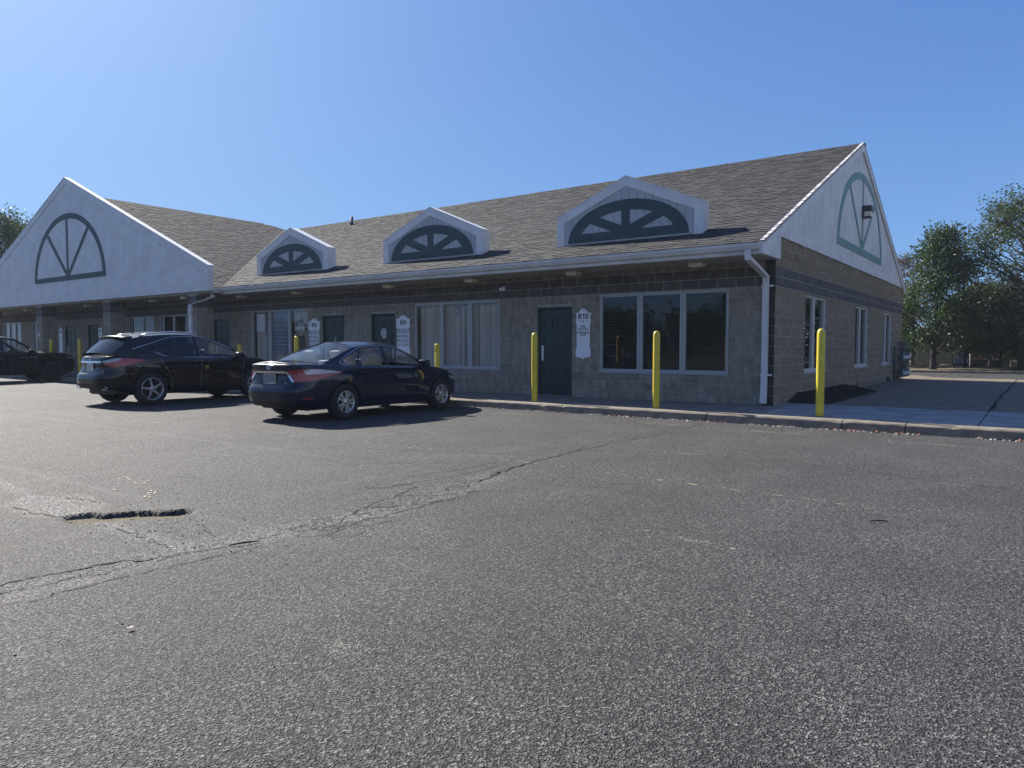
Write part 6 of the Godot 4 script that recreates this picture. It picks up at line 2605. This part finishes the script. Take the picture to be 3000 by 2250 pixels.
func background() -> void:
	var cone := [[0.0, 0.85], [0.15, 1.0], [0.35, 0.95], [0.6, 0.70], [0.8, 0.5], [1.0, 0.16]]
	var dome := [[0.0, 0.6], [0.2, 0.95], [0.5, 1.0], [0.8, 0.75], [1.0, 0.3]]
	tree("young_oak", "young oak with a straight dark trunk, left of the pair past the building's end", Vector3(-0.48, -0.02, -31.0), 7.5, 1.3, 2.0, 62, 18, 0.17, M.leaf_a, 31, cone, "trees behind the rear lot")
	tree("broad_oak", "tall broad oak with level limbs at the right edge of the picture", Vector3(3.5, 0.0, -32.0), 8.9, 1.6, 3.9, 76, 24, 0.15, M.leaf_b, 37, dome, "trees behind the rear lot")
	tree("russet_tree", "thin tree with reddish-brown leaves showing over the roof's far end", Vector3(-2.4, -0.15, -38.0), 7.2, 3.2, 1.9, 26, 16, 0.14, M.leaf_brown, 41, dome, "trees behind the rear lot", M.bark_grey)
	tree("low_bushy_tree", "low dense tree filling the gap between the two oaks", Vector3(1.7, -0.15, -40.0), 5.2, 0.9, 2.4, 46, 26, 0.17, M.leaf_far, 43, dome, "trees behind the rear lot")
	tree("low_bushy_tree", "low dense tree at the right edge under the broad oak", Vector3(4.6, -0.15, -37.0), 4.6, 0.9, 2.2, 40, 26, 0.17, M.leaf_a, 47, dome, "trees behind the rear lot")
	tree("far_tree", "hazy grey-green tree far behind the gap of the oaks", Vector3(0.3, -0.2, -70.0), 7.0, 1.0, 5.0, 50, 26, 0.30, M.leaf_far, 53, dome, "trees behind the rear lot")
	tree("far_tree", "hazy far tree right of the gap, behind the low trees", Vector3(6.5, -0.2, -66.0), 7.6, 1.0, 5.0, 50, 26, 0.30, M.leaf_far, 59, dome, "trees behind the rear lot")
	tree("low_bushy_tree", "low leafy tree half hidden by the building's far corner", Vector3(-3.2, -0.15, -35.0), 4.8, 0.8, 1.9, 40, 24, 0.16, M.leaf_b, 61, dome, "trees behind the rear lot")
	tree("gable_tree", "big leafy tree rising behind the left gable at the picture's edge", Vector3(-63.5, -0.2, -8.4), 11.6, 3.0, 5.2, 80, 26, 0.26, M.leaf_b, 67, dome)
	tree("low_bushy_tree", "low leafy tree between the young oak's trunk and the trailer", Vector3(0.75, -0.1, -34.5), 4.3, 0.95, 1.9, 40, 26, 0.16, M.leaf_a, 63, dome, "trees behind the rear lot")
	tree("low_bushy_tree", "low spreading tree directly under the broad oak's left limbs", Vector3(2.5, -0.1, -34.0), 4.0, 1.0, 1.7, 36, 26, 0.16, M.leaf_b, 65, dome, "trees behind the rear lot")
	for q in [[8.5, -34.0, 8.0, 71, "oak off to the right, mirrored in the first side window"], [12.5, -31.0, 7.0, 73, "oak off to the right, mirrored in the middle side window"], [17.0, -36.0, 9.0, 79, "oak farthest off to the right, mirrored in the side windows"]]:
		tree("mirrored_oak", q[4], Vector3(q[0], -0.1, q[1]), q[2], 0.6, 3.0, 44, 22, 0.22, M.leaf_a, q[3], dome, "trees mirrored in the glass")
	treeline()
	bare_bush()
	yard()
	wires()


# The wood across the car park, behind the viewer: it shows in the window glass.
func treeline() -> void:
	var r := RandomNumberGenerator.new()
	r.seed = 97
	var mm := MultiMesh.new()
	mm.transform_format = MultiMesh.TRANSFORM_3D
	mm.use_colors = true
	mm.mesh = leaf_cluster(0.6, 1.6, 14, 98)
	var xs := []
	for k in 78:
		var x := -135.0 + k * 4.0 + r.randfn(0, 0.8)
		var z := 70.0 + r.randf_range(0.0, 9.0)
		if k > 44:
			x = 46.0 + r.randf_range(0.0, 9.0)
			z = -50.0 + (k - 44) * 3.6
		var h := r.randf_range(4.4, 6.4) * (1.25 if k % 9 == 0 else 1.0)
		for q in 130:
			var f := r.randf()
			var rad := 3.4 * sqrt(r.randf()) * (1.15 - 0.7 * f)
			var a := r.randf() * TAU
			xs.append(Vector3(x + cos(a) * rad, 0.2 + f * h, z + sin(a) * rad))
	mm.instance_count = xs.size()
	for i in xs.size():
		mm.set_instance_transform(i, Transform3D(Basis.from_euler(Vector3(r.randfn(0, 0.5), r.randf() * TAU, 0)).scaled(Vector3.ONE * r.randf_range(0.7, 1.3)), xs[i]))
		var g := r.randf_range(0.7, 1.4)
		mm.set_instance_color(i, Color(g * 1.1, g, g * 0.9))
	var mi := MultiMeshInstance3D.new()
	mi.name = "treeline"
	mi.multimesh = mm
	mi.material_override = M.leaf_b
	add_child(mi)
	stuff(tag(mi, "dark wood across the car park, mirrored in the corner window", "trees"))


func bare_bush() -> void:
	var t := thing("bare_shrub", "bare grey shrub with drooping twigs at the right edge behind the rear lot", "shrub", Vector3(4.25, -0.1, -29.6))
	var r := RandomNumberGenerator.new()
	r.seed = 5
	for k in 34:
		var s := st(true)
		var a := r.randf() * TAU
		var d := Vector3(cos(a), 0, sin(a) * 0.6)
		var h := r.randf_range(1.5, 2.3)
		var l := r.randf_range(0.8, 1.7)
		var pts := []
		for i in 8:
			var f := i / 7.0
			pts.append(d * (l * f * f) + Vector3(0, h * sin(f * 2.1) / 0.95 * (1.0 if f < 0.75 else 1.0) * 0.95, 0))
		tube(s, pts, [0.018, 0.016, 0.014, 0.012, 0.010, 0.008, 0.006, 0.004], 5, false)
		obj("twig", s, M.bark_grey, t)


func yard() -> void:
	# low things in the yard beyond the verge
	var gy := -0.185
	var tan_m := tri(mat("shed_tan", lin(0.19, 0.18, 0.115), 0.8), M.white_trim.albedo_texture, 0.4)
	var t := thing("yard_shed", "low olive-tan shed wall behind the young oak's trunk", "shed", Vector3(0, gy, -44.0))
	var s := st()
	for k in 10:
		box(s, Vector3(-3.0 + k * 0.228, 0.0, -1.5), Vector3(-2.776 + k * 0.228, 2.3, 0.0), 0.008)
	obj("wall", s, tan_m, t)
	s = st()
	extrude(s, pv([[-3.2, 2.25], [-0.6, 2.25], [-0.6, 2.33], [-1.9, 2.85], [-3.2, 2.33]]), Transform3D(Basis.IDENTITY, Vector3.ZERO), -1.6, 0.12)
	obj("roof", s, M.shingle_grey if M.has("shingle_grey") else mat("shingle_grey", lin(0.09, 0.09, 0.09), 0.9), t)
	s = st()
	box(s, Vector3(-2.98, 0.50, 0.001), Vector3(-0.74, 0.54, 0.03))
	obj("rail", s, M.meter_grey, t)
	t = thing("box_truck", "pale blue box body parked between the shed and the dark skip", "truck", Vector3(0, gy, -44.5))
	var blue := mat("truck_blue", lin(0.16, 0.22, 0.29), 0.5)
	s = st()
	box(s, Vector3(-0.62, 0.32, -3.0), Vector3(0.22, 1.6, 0.0), 0.03)
	obj("cargo_box", s, blue, t)
	s = st()
	box(s, Vector3(-0.60, 0.10, -2.9), Vector3(0.20, 0.31, 0.06), 0.02)
	obj("chassis", s, mat("truck_navy", lin(0.03, 0.05, 0.09), 0.6), t)
	s = st()
	for y in [0.7, 1.05, 1.4]:
		box(s, Vector3(-0.55, y, 0.001), Vector3(-0.2, y + 0.02, 0.02))
	obj("door_bar", s, M.steel, t)
	for x in [-0.45, 0.05]:
		s = st(true)
		lathe(s, [Vector2(0.1, -0.07), Vector2(0.24, -0.07), Vector2(0.24, 0.07), Vector2(0.1, 0.07)], 18, Transform3D(Basis(Vector3.RIGHT, PI / 2), Vector3(x, 0.16, -0.2)))
		obj("wheel", s, M.tyre, t)
	t = thing("stake_trailer", "black open trailer with a rust-red stake rail behind the rear verge", "trailer", Vector3(0, gy, -43.5))
	s = st()
	box(s, Vector3(0.28, 0.10, -1.6), Vector3(2.25, 0.56, 0.0), 0.02)
	obj("bed", s, M.black, t)
	var rust := mat("rust", lin(0.17, 0.055, 0.032), 0.8)
	s = st()
	box(s, Vector3(0.28, 0.58, -0.06), Vector3(2.2, 0.86, -0.02), 0.01)
	obj("side_board", s, rust, t)
	for x in [0.34, 0.70, 1.02, 1.26, 1.58, 1.9]:
		s = st()
		box(s, Vector3(x, 0.56, -0.019), Vector3(x + 0.035, 0.88, 0.012), 0.004)
		obj("stake", s, M.alu_side, t)
	for x in [0.6, 1.9]:
		s = st(true)
		lathe(s, [Vector2(0.08, -0.06), Vector2(0.17, -0.06), Vector2(0.17, 0.06), Vector2(0.08, 0.06)], 16, Transform3D(Basis(Vector3.RIGHT, PI / 2), Vector3(x, 0.17, 0.07)))
		obj("wheel", s, M.tyre, t)
	t = thing("picket_fence", "dark upright pickets of a short fence right of the trailer", "fence", Vector3(0, gy, -43.2))
	for k in 5:
		s = st()
		box(s, Vector3(2.26 + k * 0.075, 0.0, -0.03), Vector3(2.305 + k * 0.075, 0.72 - k * 0.03, 0.0), 0.004)
		obj("picket", s, M.bronze, t)
	s = st()
	box(s, Vector3(2.26, 0.15, -0.06), Vector3(2.62, 0.20, -0.031))
	box(s, Vector3(2.26, 0.45, -0.06), Vector3(2.62, 0.50, -0.031))
	obj("rail", s, M.bronze, t)
	t = thing("concrete_block", "pale grey concrete block wall at the right edge behind the verge", "wall", Vector3(0, gy, -43.0))
	for k in 2:
		s = st()
		box(s, Vector3(2.66 + k * 0.46, 0.0, -0.5), Vector3(3.11 + k * 0.46, 0.50, 0.0), 0.02)
		obj("block", s, M.concrete, t)
	t = thing("traffic_cone", "small white cone lying by the concrete block at the right edge", "cone", Vector3(3.42, gy, -41.5))
	s = st(true)
	lathe(s, [Vector2(0.14, 0.0), Vector2(0.14, 0.03), Vector2(0.10, 0.03), Vector2(0.02, 0.42), Vector2(0.001, 0.43)], 14)
	obj("cone_body", s, M.sign_white, t)
	t = thing("log", "dark log lying in front of the shed beyond the verge", "log", Vector3(0, gy, -41.0))
	s = st(true)
	tube(s, [Vector3(-1.12, 0.14, 0), Vector3(-0.7, 0.15, 0.02), Vector3(-0.25, 0.09, 0.05)], [0.14, 0.14, 0.11], 10)
	obj("log_body", s, M.bark, t)
	for q in [[0.42, -43.0, 1.15, "thin grey fence post between the box truck and the trailer"], [-3.05, -42.5, 0.95, "pale fence post at the left end of the shed"]]:
		t = thing("fence_post", q[3], "post", Vector3(q[0], gy, q[1]), "posts of the yard fence")
		s = st(true)
		tube(s, [Vector3.ZERO, Vector3(0, q[2], 0)], 0.028, 8)
		obj("post", s, M.alu_side, t)
	# a screen of shrubs that closes the view under the trees
	for q in [[-5.5, -50.0, 3.4, 83, "dark shrub clump behind the building's far corner"], [0.8, -52.0, 3.2, 84, "dark shrub clump behind the box truck"], [3.9, -50.0, 3.4, 85, "dark shrub clump behind the trailer and pickets"], [7.5, -48.0, 4.0, 86, "dark shrub clump beyond the right edge behind the concrete block"]]:
		tree("shrub_clump", q[4], Vector3(q[0], -0.2, q[1]), q[2], 0.3, 2.6, 40, 22, 0.2, M.leaf_a, q[3], [[0.0, 1.0], [0.5, 1.0], [1.0, 0.5]], "shrubs behind the yard")


func wires() -> void:
	for q in [[4.22, 0.235, "highest thin utility wire crossing the sky between the oaks"], [4.09, 0.12, "middle thin utility wire crossing between the oaks"], [3.80, 0.235, "lowest thin utility wire crossing between the oaks"]]:
		var t := thing("utility_wire", q[2], "wire", Vector3(1.48, q[0], -34.5), "utility wires")
		var s := st(true)
		var pts := []
		for i in 13:
			var x := -14.0 + i * 2.4
			pts.append(Vector3(x, x * q[1] + 0.0015 * x * x, 0))
		tube(s, pts, 0.011, 5)
		obj("strand", s, M.black, t)


# ---------------------------------------------------------------- crumbs along the kerb
func scatter(called: String, mesh: Mesh, m: Material, places: Array, lo: float, hi: float) -> void:
	var mm := MultiMesh.new()
	mm.transform_format = MultiMesh.TRANSFORM_3D
	mm.mesh = mesh
	mm.instance_count = places.size()
	for i in places.size():
		mm.set_instance_transform(i, Transform3D(Basis.from_euler(Vector3(rng.randfn(0, 0.5), rng.randf() * TAU, rng.randfn(0, 0.5))).scaled(Vector3.ONE * rng.randf_range(lo, hi)), places[i]))
	var mi := MultiMeshInstance3D.new()
	mi.name = called
	mi.multimesh = mm
	mi.material_override = m
	add_child(mi)
	stuff(mi)


func litter() -> void:
	var s := st(true)
	pad(s, Vector3.ZERO, Vector3(0.012, 0.008, 0.010))
	var stone := done(s)
	s = st()
	quad(s, Vector3(-0.03, 0.004, 0), Vector3(0, 0.0, -0.016), Vector3(0.03, 0.005, 0), Vector3(0, 0.0, 0.016))
	var leaf := done(s)
	var a := []
	var b := []
	for k in 420:
		var x := rng.randf_range(-6.0, 5.0)
		if hills.get_noise_2d(x * 40.0, 8.0) < -0.15:
			continue
		var z := 2.39 + absf(rng.randfn(0, 0.05))
		a.append(Vector3(x, GY + lot_at(x, z)[0] + 0.004, z))
	for k in 110:
		var x: float = [-3.6, -2.2, 1.9, 2.7, 2.3, 4.2, -0.4][rng.randi() % 7] + rng.randfn(0, 0.22)
		var z := 2.38 + absf(rng.randfn(0, 0.035))
		b.append(Vector3(x, GY + lot_at(x, z)[0] + 0.008 + rng.randf() * 0.012, z))
	scatter("kerb_gravel", stone, tri(mat("pebble", lin(0.40, 0.36, 0.30), 0.9), M.white_trim.albedo_texture, 3.0), a, 0.5, 1.5)
	scatter("kerb_leaves", leaf, mat("dead_leaf", lin(0.22, 0.085, 0.04), 0.85), b, 0.5, 1.3)
	var c := []
	for k in 150:
		var x := rng.randf_range(-5.0, 4.5)
		var z := rng.randf_range(3.0, 14.0)
		c.append(Vector3(x, GY + lot_at(x, z)[0] + 0.003, z))
	for k in 110:
		var x := rng.randfn(-1.1, 0.5)
		var z := rng.randfn(12.1, 0.28)
		c.append(Vector3(x, GY + lot_at(x, z)[0] + 0.003, z))
	scatter("loose_chippings", stone, M.crack_stone if M.has("crack_stone") else mat("crack_stone", lin(0.10, 0.098, 0.094), 0.9), c, 0.15, 0.5)
	# single things lying on the asphalt
	for q in [[2.11, 10.22, 0.4, "pale dry leaf lying near the middle of the asphalt"], [0.93, 13.35, 2.0, "small pale scrap on the asphalt at the lower left"]]:
		var t := thing("dry_leaf", q[3], "leaf", Vector3(q[0], GY + 0.012, q[1]))
		var f := st()
		for i in 5:
			var an := -1.2 + i * 0.6
			var d := Vector3(sin(an), 0.15, cos(an)) * 0.022
			var n := Vector3(cos(an), 0, -sin(an)) * 0.006
			quad(f, Vector3.ZERO, d * 0.5 + n, d, d * 0.5 - n)
		obj("blade", f, M.pebble, t)
		t.rotation.y = q[2]
	for q in [[3.41, 8.9, 0.14, 0.5, "short dark twig on the asphalt at the right"], [0.05, 12.15, 0.2, 1.2, "dark twig beside the broken strip in the asphalt"]]:
		var t := thing("twig", q[4], "twig", Vector3(q[0], GY + 0.012, q[1]))
		var f := st(true)
		tube(f, [Vector3(-q[2] * 0.5, 0, 0), Vector3(0, 0.006, 0.008), Vector3(q[2] * 0.5, 0, 0)], [0.005, 0.007, 0.004], 6)
		obj("stick", f, M.bark, t)
		t.rotation.y = q[3]
